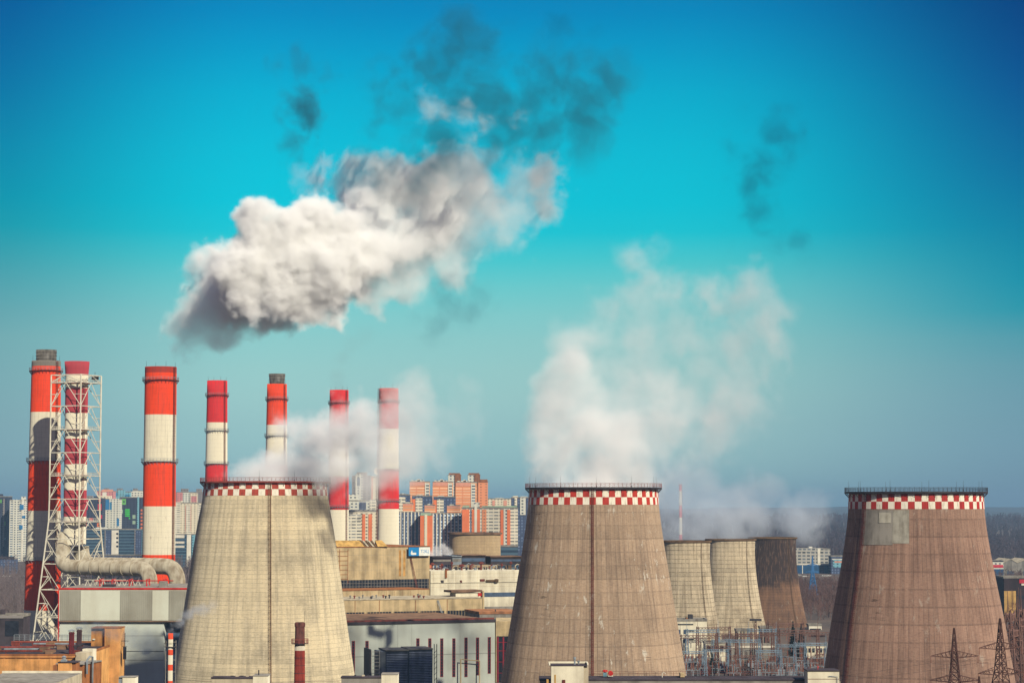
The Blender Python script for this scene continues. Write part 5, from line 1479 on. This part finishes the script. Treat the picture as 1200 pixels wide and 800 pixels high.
def ground_at(px, D): q = at(px, 700, D); return (q.x, D, ground_z(D))
protos = {}
def place(key, make, px, D, rz, label, group=None, scale=None):
    if key not in protos:
        protos[key] = make(); o = protos[key]; o.location = ground_at(px, D); o.rotation_euler = (0, 0, rz); o['label'] = label
        if scale: o.scale = (scale,) * 3
        return o
    return dup(protos[key], ground_at(px, D), rz, label, None, scale)
BL = 'pale blue lattice gantry of the switchyard with brown insulators under its beam'
RU = 'rusty brown lattice gantry of the switchyard with brown insulators under its beam'
for px, D, rz, s in ((812, 930, .1, .8), (838, 940, -.05, .8), (850, 985, .1, .9), (872, 960, .05, 1.0), (900, 935, 0, .8), (927, 950, .05, .9), (949, 938, -.05, 1.0), (823, 1010, .1, 1.1), (893, 1040, 0, 1.0)):
    place('gb', lambda: gantry(M['yard_blue'], BL), px, D, rz, BL, scale=s)
for px, D, rz, s in ((818, 975, .15, 1.15), (846, 955, .05, .9), (860, 1000, 0, 1.1), (884, 985, .1, 1.15), (912, 1005, -.1, 1.1), (935, 990, .05, 1.25), (958, 1010, .1, 1.1), (836, 1050, .1, 1.1), (870, 925, .1, .75), (920, 1060, 0, 1.2)):
    place('gr', lambda: gantry(M['yard_rust'], RU, 14, 14), px, D, rz, RU, scale=s)
S1 = 'three pole switch stand with brown insulators among the gantries of the switchyard'
rnd = random.Random(77)
for i in range(34):
    place('ss', lambda: switch_stand(M['yard_grey'], S1, 'switch stands of the switchyard'), 802 + (i % 17) * 9.8 + rnd.uniform(-3, 3), 925 + (i // 17) * 55 + rnd.uniform(-14, 26), rnd.uniform(-.15, .15), S1, scale=rnd.uniform(.9, 1.3))
B1 = 'grey breaker tank with three brown bushings standing on the switchyard ground'
for i in range(14):
    place('br', lambda: breaker(B1), 808 + i * 11.6 + rnd.uniform(-3, 3), 940 + rnd.uniform(0, 70), rnd.uniform(-.1, .1), B1, scale=rnd.uniform(.9, 1.4))
# tall thin masts
for px, ytop, D, lab in ((885.2, 727, 1000, 'flat topped floodlight mast of the switchyard in front of the back towers'),):
    g = ground_at(px, D); zt = at(px, ytop, D).z
    t = thing('floodlight_mast', lab, 'mast', g)
    mb = MB(); lattice_post(mb, 0, 0, zt, .8, .3, .09, n=16); mb.build('mast', M['yard_rust'], t)
    mb = MB(); mb.box(-2.6, 2.6, -1.2, 1.2, zt, zt + .9); mb.build('lamp_head', M['steel_dark'], t)
for px, ytop, D, lab in ((911.3, 713, 1010, 'thin tapered lightning mast in front of the dark stained tower'), (868.5, 732, 1000, 'thin tapered lightning mast in front of the middle back tower'), (841.5, 745, 990, 'thin tapered lightning mast beside the white switch house'), (820.6, 738, 985, 'thin tapered lightning mast in front of the white switch house'), (924, 716, 1120, 'faint lightning mast left of the two firs')):
    g = ground_at(px, D); zt = at(px, ytop, D).z
    t = thing('lightning_mast', lab, 'mast', g)
    mb = MB(); lattice_post(mb, 0, 0, zt * .7, .55, .16, .06, n=14); mb.build('mast', M['yard_rust'], t)
    mb = MB(); mb.tube((0, 0, zt * .68), (0, 0, zt), .1, .03, 5); mb.build('spike', M['steel_dark'], t)

# conductors of the yard: sagging wires, each a thing
def wire(label, a, b, sag, r=.05, group=None, mat='steel_dark'):
    a, b = Vector(a), Vector(b); mid = (a + b) / 2
    pts = []
    for i in range(15):
        q = i / 14; p = a.lerp(b, q); p.z -= sag * 4 * q * (1 - q); pts.append(p - mid)
    mb = MB(); mb.path(pts, r, 4)
    o = mb.build('power_line', M[mat]); o.location = mid
    return tag(o, label, 'power line', group)

# ------------------------------------------------------------------ pylons
P('pylon_rust', '#5e4038', .3, .5)
def pylon(mat, h, label, group, r=.10, arms=((.55, 6.5), (.74, 8.5), (.91, 6.0)), base=4.2, top=.55):
    t = thing('power_pylon', label, 'pylon', (0, 0, 0), 0, group)
    wd = lambda q: base + (top - base) * min(1, q / .66) ** .8 if q < .66 else top + (.12 - top) * (q - .66) / .34
    c = lambda k, q: Vector((wd(q) * (1 if k in (0, 1) else -1), wd(q) * (1 if k in (0, 3) else -1), h * q))
    lv = [0, .14, .26, .36, .45, .53, .60, .66, .71, .76, .81, .86, .90, .94, 1.0]
    mb = MB()
    for k in range(4):
        for a, b in zip(lv, lv[1:]):
            mb.tube(c(k, a), c(k, b), r * 1.25, n=4)
            mb.tube(c(k, a), c((k + 1) % 4, b), r * .7, n=4); mb.tube(c((k + 1) % 4, a), c(k, b), r * .7, n=4)
            mb.tube(c(k, b), c((k + 1) % 4, b), r * .7, n=4)
    mb.build('body', mat, t)
    for q, L in arms:
        for s in (-1, 1):
            mb = MB(); tip = Vector((s * L, 0, h * q + .5)); w = wd(q)
            for y in (-w, w):
                mb.tube((s * w, y, h * q), tip, r * .8, n=4); mb.tube((s * w, y, h * (q + .045)), tip, r * .7, n=4)
                for i in range(5):
                    f = i / 5
                    mb.tube(Vector((s * w, y, h * q)).lerp(tip, f), Vector((s * w, y, h * (q + .045))).lerp(tip, f + .12), r * .5, n=4)
            for i in range(4):
                f = i / 4
                mb.tube(Vector((s * w, -w, h * q)).lerp(tip, f), Vector((s * w, w, h * q)).lerp(tip, f + .15), r * .5, n=4)
            a = mb.build('cross_arm', mat, t)
            mb = MB()
            for i in range(6): mb.lathe([(.05, tip.z - .3 - i * .3), (.2, tip.z - .25 - i * .3), (.05, tip.z - .1 - i * .3)], 8, c=(tip.x, 0))
            mb.build('insulator', M['porcelain'], a)
    return t
DP = 590
pz = lambda px, y, D: at(px, y, D).z
h1 = pz(1118, 735.5, DP)
py1 = pylon(M['pylon_rust'], h1, 'rusty lattice pylon in front of the middle of the red brown tower', 'pylons before the red brown tower', .12, ((.50, 6.0), (.645, 6.6), (.805, 6.2)), 6.4, 1.2)
py1.location = ground_at(1117.5, DP)
h2 = pz(1171, 725.5, DP)
py2 = dup(py1, ground_at(1171.5, DP + 6), .35, 'greyer lattice pylon overlapping the right edge of the red brown tower', None, h2 / h1)
py3 = dup(py1, ground_at(1146, 560), .1, 'small lattice pylon tip between the two big pylons at the bottom edge', None, pz(1146, 792, 560) / h1)
pb = pylon(M['steel_blue'], 33, 'blue painted pylon in front of the pale office block', 'distant pylons', .26, ((.62, 5), (.78, 4)), 4.2, .7)
P('pylon_blue', '#3f74a8', .15, .3)
for c in kids(pb):
    c.data.materials[0] = M['pylon_blue']
    for g in kids(c): g.data.materials[0] = M['pylon_blue']
pb.location = ground_at(952.5, 1720)
RG = 'rusty lattice gantry standing at the right edge beside the red brown tower'
for px, ytop, D, rz in ((1183.5, 716, 820, 1.25), (1195, 712, 860, 1.4), (1188, 735, 790, 1.2), (1201, 722, 800, 1.0)):
    h = pz(px, ytop, D); sc = h / 15.0
    place('gg', lambda: gantry(M['yard_rust'], RG, 7, 15, 'gantries at the right edge'), px, D, rz, RG, scale=sc)
ends = []
for q, L in ((.50, 6.0), (.645, 6.6), (.805, 6.2)):
    for s in (-1, 1):
        a = py1.location + Vector((s * L, 0, h1 * q - 1.3)); k = h2 / h1
        b = py2.location + Vector((math.cos(.35) * s * L * k, math.sin(.35) * s * L * k, h2 * q - 1.3))
        wire('thin sagging power line between the two big pylons before the red brown tower', a, b, 1.2, .035, 'lines between the big pylons')
        wire('thin power line running left from the rusty pylon across the tower foot', a, a + Vector((-90, 60 + 8 * q, -9 * q)), 4, .03, 'lines left of the rusty pylon')
for px in (819, 838, 861, 884, 905, 930, 951):
    a = Vector(at(px, 757, 985)); b = Vector(at(px + 24, 760, 940))
    wire('sagging conductor between the gantries of the switchyard', a, b, 1.0, .05, 'conductors of the switchyard')
for y, sg in ((797.3, 1), (794.2, 1.2)):
    wire('thin cable strung low across the foot of the pale tower', at(205, y - 2, 610), at(446, y, 560), sg, .04, 'cables before the pale tower')
# lamp mast in front of the clad hall
D = 640; px = 147
t = thing('antenna_mast', 'slim grey mast with crossbars in front of the clad hall', 'mast', (at(px, 700, D).x, D, 0))
zt = pz(px, 741, D)
mb = MB(); mb.tube((0, 0, 0), (0, 0, zt), .22, .10, 6)
mb.tube((-1.1, 0, pz(px, 750.5, D)), (1.1, 0, pz(px, 750.5, D)), .07, n=4); mb.tube((-.7, 0, pz(px, 757, D)), (.7, 0, pz(px, 757, D)), .07, n=4)
mb.build('pole', M['steel_dark'], t)
mb = MB(); mb.box(-.45, .45, -.3, .3, pz(px, 772, D), pz(px, 757.5, D)); mb.build('equipment_box', M['glass_dark'], t)

# ------------------------------------------------------------------ trees and bushes one can tell apart
P('fir_green', '#2e3330', .35, .3, streak=False); P('bush_red', '#6e3a30', .35, .4, streak=False); P('bush_brown', '#5a4038', .35, .4, streak=False)
def fir(label, px, ytop, D, w, group='dark firs in the switchyard'):
    g = ground_at(px, D); h = pz(px, ytop, D); rnd = random.Random(int(px * 7))
    t = thing('fir_tree', label, 'fir', g, 0, group)
    mb = MB(); mb.tube((0, 0, 0), (0, 0, h * .95), .28, .04, 7); mb.build('trunk', M['bark'], t)
    mb = MB()
    for i in range(620):
        q = rnd.random() ** .8; z = h * (.08 + .92 * q); L = w * (1 - q) * rnd.uniform(.5, 1.15) + .15
        a = rnd.uniform(0, 2 * PI); d = Vector((math.cos(a), math.sin(a), -.35)); s = Vector((-d.y, d.x, 0)) * rnd.uniform(.15, .35)
        p0 = Vector((0, 0, z)); p1 = p0 + d * L * .6; p2 = p0 + d * L
        mb.add([p0, p1 + s, p2, p1 - s, p1 + Vector((0, 0, -.5))], [(0, 1, 2, 3), (0, 1, 4), (2, 3, 4)])
    mb.build('crown', M['fir_green'], t)
fir('dark fir at the foot of the dark stained tower, the taller of a pair', 929, 727, 1060, 3.6)
fir('slightly lower dark fir on the right of the pair by the dark stained tower', 938.5, 730.5, 1055, 3.6)
fir('dark narrow fir between gantries in front of the white switch house', 834, 764, 960, 2.4)
fir('small dark fir left of the reddish bush at the front of the switchyard', 854, 778, 940, 1.8)
def bush(label, px, yt, D, w, mat, group='leafless reddish bushes', n=900):
    g = ground_at(px, D); h = pz(px, yt, D); rnd = random.Random(int(px * 3))
    t = thing('bush', label, 'bush', g, 0, group)
    mb = MB()
    for k in range(9): a = k * .7; mb.tube((0, 0, 0), (math.cos(a) * w * .5, math.sin(a) * w * .4, h * .7), .12, .03, 4)
    mb.build('stems', M['bark'], t)
    mb = MB()
    for i in range(n):
        a = rnd.uniform(0, 2 * PI); q = rnd.random(); rr = math.sqrt(rnd.random()) * w * math.sin(PI * (.18 + .74 * q)) ; p0 = Vector((math.cos(a) * rr, math.sin(a) * rr * .8, h * (.08 + .85 * q)))
        d = Vector((math.cos(a) * .7 + rnd.uniform(-.6, .6), math.sin(a) * .7 + rnd.uniform(-.6, .6), rnd.uniform(.3, 1))).normalized() * rnd.uniform(.5, 1.3)
        s = d.orthogonal().normalized() * rnd.uniform(.04, .10)
        mb.add([p0 - s, p0 + s, p0 + d], [(0, 1, 2)])
    mb.build('twigs', M[mat], t)
bush('reddish brown bush at the foot of the middle back tower', 853, 741.5, 1110, 5.5, 'bush_brown')
bush('rust red bush in front of the yellow wall panel at the right edge', 1188, 703, 1180, 7, 'bush_red', n=1500)
bush('rust red bush just below the one by the yellow panel', 1196, 722, 1100, 6, 'bush_red', n=1200)
bush('rounded reddish bush low in front of the switchyard', 872, 780, 930, 4.5, 'bush_brown')
bush('rust red bush by the low white building right in the switchyard', 960, 765, 1010, 5, 'bush_red')
bush('small red brown bush beside the dark fir in the switchyard', 826, 778, 945, 2.5, 'bush_red')
bush('dark brown bush beside the low white kiosk beyond the switchyard', 957, 744, 1230, 5, 'bush_brown')

# ------------------------------------------------------------------ parked cars far away
def car(mat, label, group):
    t = thing('parked_car', label, 'car', (0, 0, 0), 0, group)
    mb = MB()
    prof = [(-2.1, .35), (2.1, .35), (2.15, .8), (1.2, .95), (.6, 1.45), (-1.1, 1.48), (-1.9, 1.0), (-2.15, .9)]
    n = len(prof); w = .85
    mb.add([(x, -w, z) for x, z in prof] + [(x, w, z) for x, z in prof], [tuple(range(n)), tuple(range(2 * n - 1, n - 1, -1))] + [(i, n + i, n + (i + 1) % n, (i + 1) % n) for i in range(n)])
    mb.build('body', mat, t)
    mb = MB()
    for y in (-.853, .853): mb.add([(-1.5, y, 1.02), (1.0, y, 1.0), (.55, y, 1.38), (-1.05, y, 1.4)], [(0, 1, 2, 3)])
    mb.build('window', M['glass_dark'], t)
    for x in (-1.3, 1.3):
        for y in (-.8, .8): mb = MB(); mb.path([(x, y - .1, .33), (x, y + .1, .33)], .33, 12); mb.build('wheel', M['steel_dark'], t)
    return t
P('car_white', '#d8d8d2', .1, .5, .4)
P('car_silver', '#9aa0a8', .1, .5, .4)
CW = 'white car parked in the rows beside the pale office block'; CS = 'silver car parked in the rows beside the pale office block'
rnd = random.Random(5)
for i in range(34):
    px = rnd.uniform(958, 996); D = 2560 + rnd.choice((0, 45, 100, 170, 250)) + rnd.uniform(-6, 6)
    if i % 3: place('cw', lambda: car(M['car_white'], CW, 'cars by the pale office block'), px, D, rnd.choice((0, .3, 1.6)), CW)
    else: place('cs', lambda: car(M['car_silver'], CS, 'cars by the pale office block'), px, D, rnd.choice((0, .3, 1.6)), CS)
CY = 'white car parked along the road below the blue warehouse'
for px in (937, 942, 945.5, 955, 966, 969.5, 973):
    dup(protos['cw'], ground_at(px, 2270 + rnd.uniform(-20, 20)), rnd.uniform(-.2, .2), CY, 'cars by the blue warehouse')
CR = 'car parked at the edge of the wood beyond the leftmost chimney'
for px in (6, 10.5, 20, 24, 29): dup(protos['cw'], ground_at(px, 2250), 0, CR, 'cars by the left wood', 1.3)

# ------------------------------------------------------------------ steam and smoke: real volumes
def plume(name, label, puffs, vox, dens, col, g=-.3, nscale=20, namp=14, soft=6, detail=7, rough=.6, seed=0, lac=2.1, aspect=(1, 1, 1), warp=0.0, holes=0.0):
    """puffs: (picture x, y, distance, radius in pixels[, density factor]) melted together and torn by noise"""
    Q = [(at(q[0], q[1], q[2]), q[3] * q[2] / FOC, q[4] if len(q) > 4 else 1.0) for q in puffs]
    base = sum((p for p, r, k in Q), Vector()) / len(Q)
    pad = namp * .3
    lo = Vector([min(p[i] - r for p, r, k in Q) - pad for i in range(3)]) - base
    hi = Vector([max(p[i] + r for p, r, k in Q) + pad for i in range(3)]) - base
    vol = bpy.data.volumes.new(name); o = bpy.data.objects.new(name, vol); COL.objects.link(o)
    o.location = base
    tag(o, label, kind='stuff')
    mat = bpy.data.materials.new(name); mat.use_nodes = True
    n = mat.node_tree; n.nodes.clear()
    out = n.nodes.new('ShaderNodeOutputMaterial'); pv = n.nodes.new('ShaderNodeVolumePrincipled')
    pv.inputs['Color'].default_value = (*col, 1); pv.inputs['Density'].default_value = dens; pv.inputs['Anisotropy'].default_value = g
    n.links.new(pv.outputs[0], out.inputs['Volume'])
    ng = bpy.data.node_groups.new(name, 'GeometryNodeTree')
    ng.interface.new_socket('Geometry', in_out='OUTPUT', socket_type='NodeSocketGeometry')
    N, L = ng.nodes, ng.links
    def mth(op, a, b=None, c=None):
        q = N.new('ShaderNodeMath'); q.operation = op
        for i, v in enumerate((a, b, c)):
            if v is None: continue
            if isinstance(v, (int, float)): q.inputs[i].default_value = v
            else: L.new(v, q.inputs[i])
        return q.outputs[0]
    def vm(op, a, b):
        q = N.new('ShaderNodeVectorMath'); q.operation = op
        for i, v in enumerate((a, b)):
            if isinstance(v, (tuple, Vector)): q.inputs[i].default_value = v
            else: L.new(v, q.inputs[i])
        return q.outputs['Value'] if op == 'DISTANCE' else q.outputs['Vector']
    def noise(v, sc, det, ro):
        q = N.new('ShaderNodeTexNoise'); q.inputs['Scale'].default_value = sc; q.inputs['Detail'].default_value = det
        q.inputs['Roughness'].default_value = ro; q.inputs['Lacunarity'].default_value = lac; L.new(v, q.inputs['Vector']); return q
    pos = N.new('GeometryNodeInputPosition').outputs[0]
    sp = vm('ADD', vm('MULTIPLY', pos, aspect), (seed * 37.1 + 500, seed * 11.7 + 300, seed * 5.3 + 700))
    if warp:
        wn = noise(sp, .6 / nscale, 3, .5)
        sp = vm('ADD', sp, vm('MULTIPLY', vm('SUBTRACT', wn.outputs['Color'], (.5, .5, .5)), (warp, warp, warp)))
    nz = noise(sp, 1 / nscale, detail, rough).outputs[0]
    sdf = None; wsum = None; dsum = None
    for p, r, k in Q:
        d = vm('DISTANCE', pos, p - base)
        s = mth('SUBTRACT', d, r)
        sdf = s if sdf is None else mth('SMOOTH_MIN', sdf, s, r * .35)
        w = mth('POWER', mth('DIVIDE', r, mth('ADD', d, .01)), 4.0)
        wk = mth('MULTIPLY', w, float(k))
        wsum = w if wsum is None else mth('ADD', wsum, w)
        dsum = wk if dsum is None else mth('ADD', dsum, wk)
    f = mth('SUBTRACT', mth('MULTIPLY', mth('SUBTRACT', nz, .5), namp * 2), sdf)
    f = mth('MINIMUM', mth('MAXIMUM', mth('DIVIDE', f, soft), 0.0), 1.0)
    if holes:
        h = noise(sp, 2.2 / nscale, 5, .6).outputs[0]
        f = mth('MULTIPLY', f, mth('MINIMUM', mth('MAXIMUM', mth('MULTIPLY', mth('SUBTRACT', h, holes), 8.0), 0.0), 1.0))
    f = mth('MULTIPLY', f, mth('DIVIDE', dsum, wsum))
    vc = N.new('GeometryNodeVolumeCube'); L.new(f, vc.inputs['Density'])
    vc.inputs['Min'].default_value = lo; vc.inputs['Max'].default_value = hi
    for i, a in enumerate('XYZ'): vc.inputs['Resolution ' + a].default_value = max(8, int((hi[i] - lo[i]) / vox))
    sm = N.new('GeometryNodeSetMaterial'); sm.inputs['Material'].default_value = mat; L.new(vc.outputs[0], sm.inputs[0])
    go = N.new('NodeGroupOutput'); L.new(sm.outputs[0], go.inputs[0])
    md = o.modifiers.new('shape', 'NODES'); md.node_group = ng
    vol.materials.append(mat)
    return o

D = 1560
plume('steam_cloud', 'big billowing white steam cloud with a grey underside drifting over the chimneys',
    [(283, 316, D, 46, 1.2), (308, 280, D, 36, 1.2), (335, 300, D, 46, 1.2), (292, 262, D, 22, 1.2), (375, 298, D, 48, 1.2), (372, 262, D, 30, 1.2), (402, 275, D, 32, 1.2), (330, 338, D, 36, 1.2), (405, 322, D, 38, 1.0), (276, 338, D, 32, 1.0), (300, 350, D, 26, 1.0), (430, 300, D + 10, 34, .5),
     (440, 250, D + 45, 42, .5), (466, 222, D + 50, 44, .6), (508, 222, D + 55, 48, .45), (470, 280, D + 55, 52, .28), (515, 268, D + 55, 48, .4), (548, 218, D + 60, 42, .3), (428, 214, D + 65, 36, .16), (550, 278, D + 60, 40, .12), (585, 284, D + 60, 34, .08), (566, 248, D + 60, 38, .09), (530, 300, D + 55, 34, .16), (600, 255, D + 60, 30, .06), (610, 215, D + 60, 26, .10), (632, 208, D + 60, 26, .40), (640, 232, D + 60, 26, .35), (598, 195, D + 60, 20, .08), (572, 186, D + 60, 20, .10),
     (265, 345, D + 60, 40, .6), (240, 363, D + 75, 40, .28), (285, 368, D + 65, 34, .6), (330, 368, D + 50, 26, .5), (226, 384, D + 80, 34, .14), (258, 390, D + 80, 34, .18), (248, 322, D + 75, 30, .3), (436, 338, D + 45, 32, .22), (478, 324, D + 50, 34, .12), (390, 348, D + 25, 28, .8), (360, 348, D + 10, 28, 1.0), (420, 340, D + 30, 26, .6), (300, 388, D + 70, 26, .16),],
    1.0, .20, (.998, .997, .985), -.5, 36, 40, 9, 9, .61, 1, warp=4)
plume('steam_wisp', 'small mauve steam tuft above the left hump of the big cloud',
    [(385, 195, D + 50, 17), (374, 212, D + 50, 20), (360, 225, D + 50, 15, .6), (400, 230, D + 50, 20, .6), (350, 205, D + 50, 12, .4)],
    1.0, .06, (.84, .78, .84), -.3, 20, 28, 11, 10, .7, 22, warp=12, holes=.34)
plume('smoke_wisp', 'thin dark blue smoke wisps high above the big steam cloud',
    [(475, 130, D, 46), (520, 80, D, 54), (545, 50, D, 44), (560, 110, D, 58), (600, 120, D, 56), (645, 100, D, 54), (675, 130, D, 54), (700, 95, D, 42), (520, 160, D, 46), (570, 170, D, 44), (462, 100, D, 34), (625, 160, D, 40), (685, 160, D, 32), (500, 190, D + 30, 34), (450, 195, D + 30, 32)],
    1.2, .034, (.05, .28, .38), 0, 40, 64, 22, 11, .76, 3, warp=48, holes=.43)
plume('smoke_wisp', 'small dark smoke scrap near the top edge of the sky',
    [(660, 30, D, 22), (672, 38, D, 18), (650, 22, D, 14), (690, 40, D, 12, .6)],
    1.2, .040, (.02, .20, .32), 0, 32, 42, 16, 10, .72, 33, warp=26, holes=.40)
plume('smoke_wisp', 'faint dark smoke hanging under the right end of the big cloud',
    [(530, 340, D, 24), (545, 365, D, 26), (515, 388, D, 24), (560, 345, D, 20), (430, 190, D + 60, 26), (455, 205, D + 60, 24), (480, 185, D + 60, 22)],
    1.2, .022, (.16, .46, .56), 0, 34, 50, 18, 10, .72, 34, warp=26, holes=.40)
plume('steam_wisp', 'warm lit shreds of steam among the dark smoke above the big cloud',
    [(505, 110, D - 20, 11), (505, 128, D - 20, 13), (525, 128, D - 20, 15), (545, 133, D - 20, 18), (565, 142, D - 20, 16), (548, 155, D - 20, 14), (603, 138, D - 20, 8)],
    1.0, .045, (.97, .88, .80), -.4, 26, 40, 14, 10, .72, 4, warp=26, holes=.42)
plume('smoke_wisp', 'small dark smoke puff alone in the blue sky above the big cloud',
    [(352, 120, D, 26), (360, 137, D, 24), (338, 110, D, 16), (332, 138, D, 12, .7), (352, 80, D, 20, .7), (326, 78, D, 16, .6), (376, 82, D, 16, .5), (345, 165, D, 20, .5), (348, 188, D, 14, .5)],
    1.0, .085, (.06, .24, .34), 0, 26, 46, 16, 11, .76, 5, warp=28, holes=.40)
plume('smoke_wisp', 'faint dark smoke streak in the right part of the sky above the middle plume',
    [(905, 158, D, 32), (925, 170, D, 28), (888, 185, D, 30), (884, 215, D, 30, .9), (892, 245, D, 28, .8), (905, 275, D, 26, .7), (930, 285, D, 22, .8), (942, 300, D, 16, .7), (878, 290, D, 20, .5), (945, 175, D, 20, .8), (870, 130, D, 18, .5), (915, 132, D, 18, .6)],
    1.2, .034, (.02, .20, .34), 0, 36, 58, 20, 11, .76, 6, warp=42, holes=.42)
D = DM
plume('steam_plume', 'dense white steam column rising from the brown middle cooling tower',
    [(697, 578, D + 4, 64, 1.9), (644, 556, D + 6, 34, 1.6), (748, 556, D + 6, 34, 1.6), (697, 550, D + 4, 54, 1.6), (660, 530, D, 48, 1.1), (732, 530, D, 50, 1.1), (648, 503, D, 38), (690, 505, D, 50), (740, 505, D, 48, .9), (782, 492, D, 40, .75), (800, 478, D, 28, .5), (660, 475, D, 42), (650, 446, D, 36), (695, 460, D, 44, .6), (735, 465, D, 40, .45), (720, 430, D, 38, .4), (765, 455, D, 34, .35), (674, 422, D, 42, .9), (690, 396, D, 38, .6), (662, 402, D, 32, .6), (712, 372, D, 32, .35), (650, 382, D, 24, .3), (735, 400, D, 34, .25), (745, 345, D, 28, .4), (742, 315, D, 22, .5), (770, 332, D, 22, .4)],
    .8, .11, (.998, .995, .985), -.5, 24, 27, 11, 10, .68, 7, warp=10)
plume('steam_plume', 'thin torn veil of steam drifting right above the middle plume',
    [(742, 315, D, 22, 1.3), (760, 330, D, 20, 1.3), (790, 336, D, 16), (735, 345, D, 24), (715, 372, D, 28, .8), (750, 385, D, 34, .5), (800, 400, D, 36, .5), (840, 352, D, 28, 1.1), (872, 352, D, 30, 1.1), (895, 375, D, 30), (905, 395, D, 24), (860, 400, D, 36, .7), (820, 430, D, 36, .6), (880, 430, D, 30, .6), (850, 460, D, 36, .6), (800, 455, D, 34, .6), (840, 492, D, 34, .9), (872, 480, D, 32, .9), (905, 490, D, 28, .6), (760, 430, D, 34, .5), (810, 515, D, 32, .5), (770, 540, D, 26, .4)],
    1.0, .085, (.965, .955, .955), -.3, 26, 42, 18, 10, .72, 8, warp=26, holes=.33)
D = DL
plume('steam_plume', 'soft grey white steam blowing right from the pale cooling tower across the slim chimneys',
    [(312, 576, D + 4, 56, .8), (282, 558, D + 4, 18, 1.1), (312, 544, D, 30, 1.2), (345, 530, D, 32, 1.1), (375, 515, D - 10, 34, 1.1), (360, 548, D, 38, 1.1), (400, 508, D - 15, 38, 1), (402, 545, D - 30, 36, 1.1), (432, 500, D - 25, 38, .9), (440, 537, D - 35, 36, .9), (462, 490, D - 30, 38, .5), (474, 522, D - 35, 38, .35), (495, 482, D - 35, 36, .25), (478, 462, D - 30, 30, .22), (508, 515, D - 35, 36, .18), (530, 490, D - 35, 30, .12), (425, 565, D - 38, 26, .7)],
    .9, .21, (.985, .985, .98), -.3, 20, 29, 11, 10, .68, 9, warp=12)
D = 1265
plume('steam_plume', 'low bluish grey steam hanging over the small cooling towers',
    [(795, 615, D + 20, 36, 1.2), (830, 603, D + 20, 38), (858, 613, D + 20, 36), (862, 586, D + 30, 34, .7), (890, 606, D + 140, 34), (916, 606, D + 140, 28), (938, 612, D + 140, 32, 1.2), (950, 598, D + 140, 24, .7), (785, 592, D + 20, 38, 1.1), (830, 570, D + 20, 36, .5), (795, 568, D + 20, 34, .8), (856, 634, D - 40, 12, .5), (770, 620, D + 20, 32, .9), (900, 580, D + 140, 26, .35), (810, 628, D + 10, 20, .9)],
    1.2, .050, (.88, .94, 1.0), -.1, 26, 32, 14, 9, .7, 10, warp=14)
plume('smoke_puff', 'little grey smoke trail leaving the thin striped stack to the right',
    [(202, 738, 600, 4, 1.3), (206, 733, 601, 5), (212, 728, 604, 6, .9), (219, 721, 607, 7.5, .8), (227, 716, 611, 8.5, .6), (237, 713, 616, 8.5, .45), (248, 710, 622, 8.5, .3)],
    .22, .42, (.75, .80, .85), -.1, 2.6, 3.0, 1.3, 7, .6, 11)
plume('smoke_puff', 'grey smoke trail drifting right from the sooty roof flue across the clad hall',
    [(94, 734, 618, 3.5), (101, 732, 619, 5.5), (109, 735, 622, 8, .9), (119, 738, 626, 10, .7), (132, 741, 632, 12, .5), (150, 746, 645, 15, .35), (170, 752, 660, 18, .2)],
    .3, .26, (.42, .50, .60), 0, 3.2, 4.0, 1.8, 7, .6, 12)
plume('smoke_puff', 'faint smoke rising from the third slim chimney with the crimson top',
    [(398, 454, DC6, 11), (396, 438, DC6, 12, .8), (402, 420, DC6, 13, .6), (414, 403, DC6, 14, .45), (428, 393, DC6, 14, .3)],
    1.0, .022, (.5, .56, .56), 0, 8, 8, 6, 6, .6, 13)
plume('steam_plume', 'small white steam puff beside the squat brown tower behind the white panel roof',
    [(506, 650, 1150, 7), (514, 647, 1150, 8), (521, 643, 1150, 8), (525, 649, 1150, 7)],
    .5, .25, (.98, .97, .95), -.3, 4, 4.5, 1.5, 6, .6, 14)

# ------------------------------------------------------------------ the air: one closed box of thin haze
mb = MB(); mb.box(-6200, 6200, -700, 15500, -1.0, 156.0)
hm = bpy.data.materials.new('haze'); hm.use_nodes = True; hn = hm.node_tree; hn.nodes.clear()
ho = hn.nodes.new('ShaderNodeOutputMaterial'); hv = hn.nodes.new('ShaderNodeVolumePrincipled')
hv.inputs['Color'].default_value = (.36, .62, .88, 1); hv.inputs['Density'].default_value = 7.5e-5; hv.inputs['Anisotropy'].default_value = 0.0
hn.links.new(hv.outputs[0], ho.inputs['Volume'])
tag(mb.build('haze', hm), 'thin bluish air over the whole place', kind='stuff')
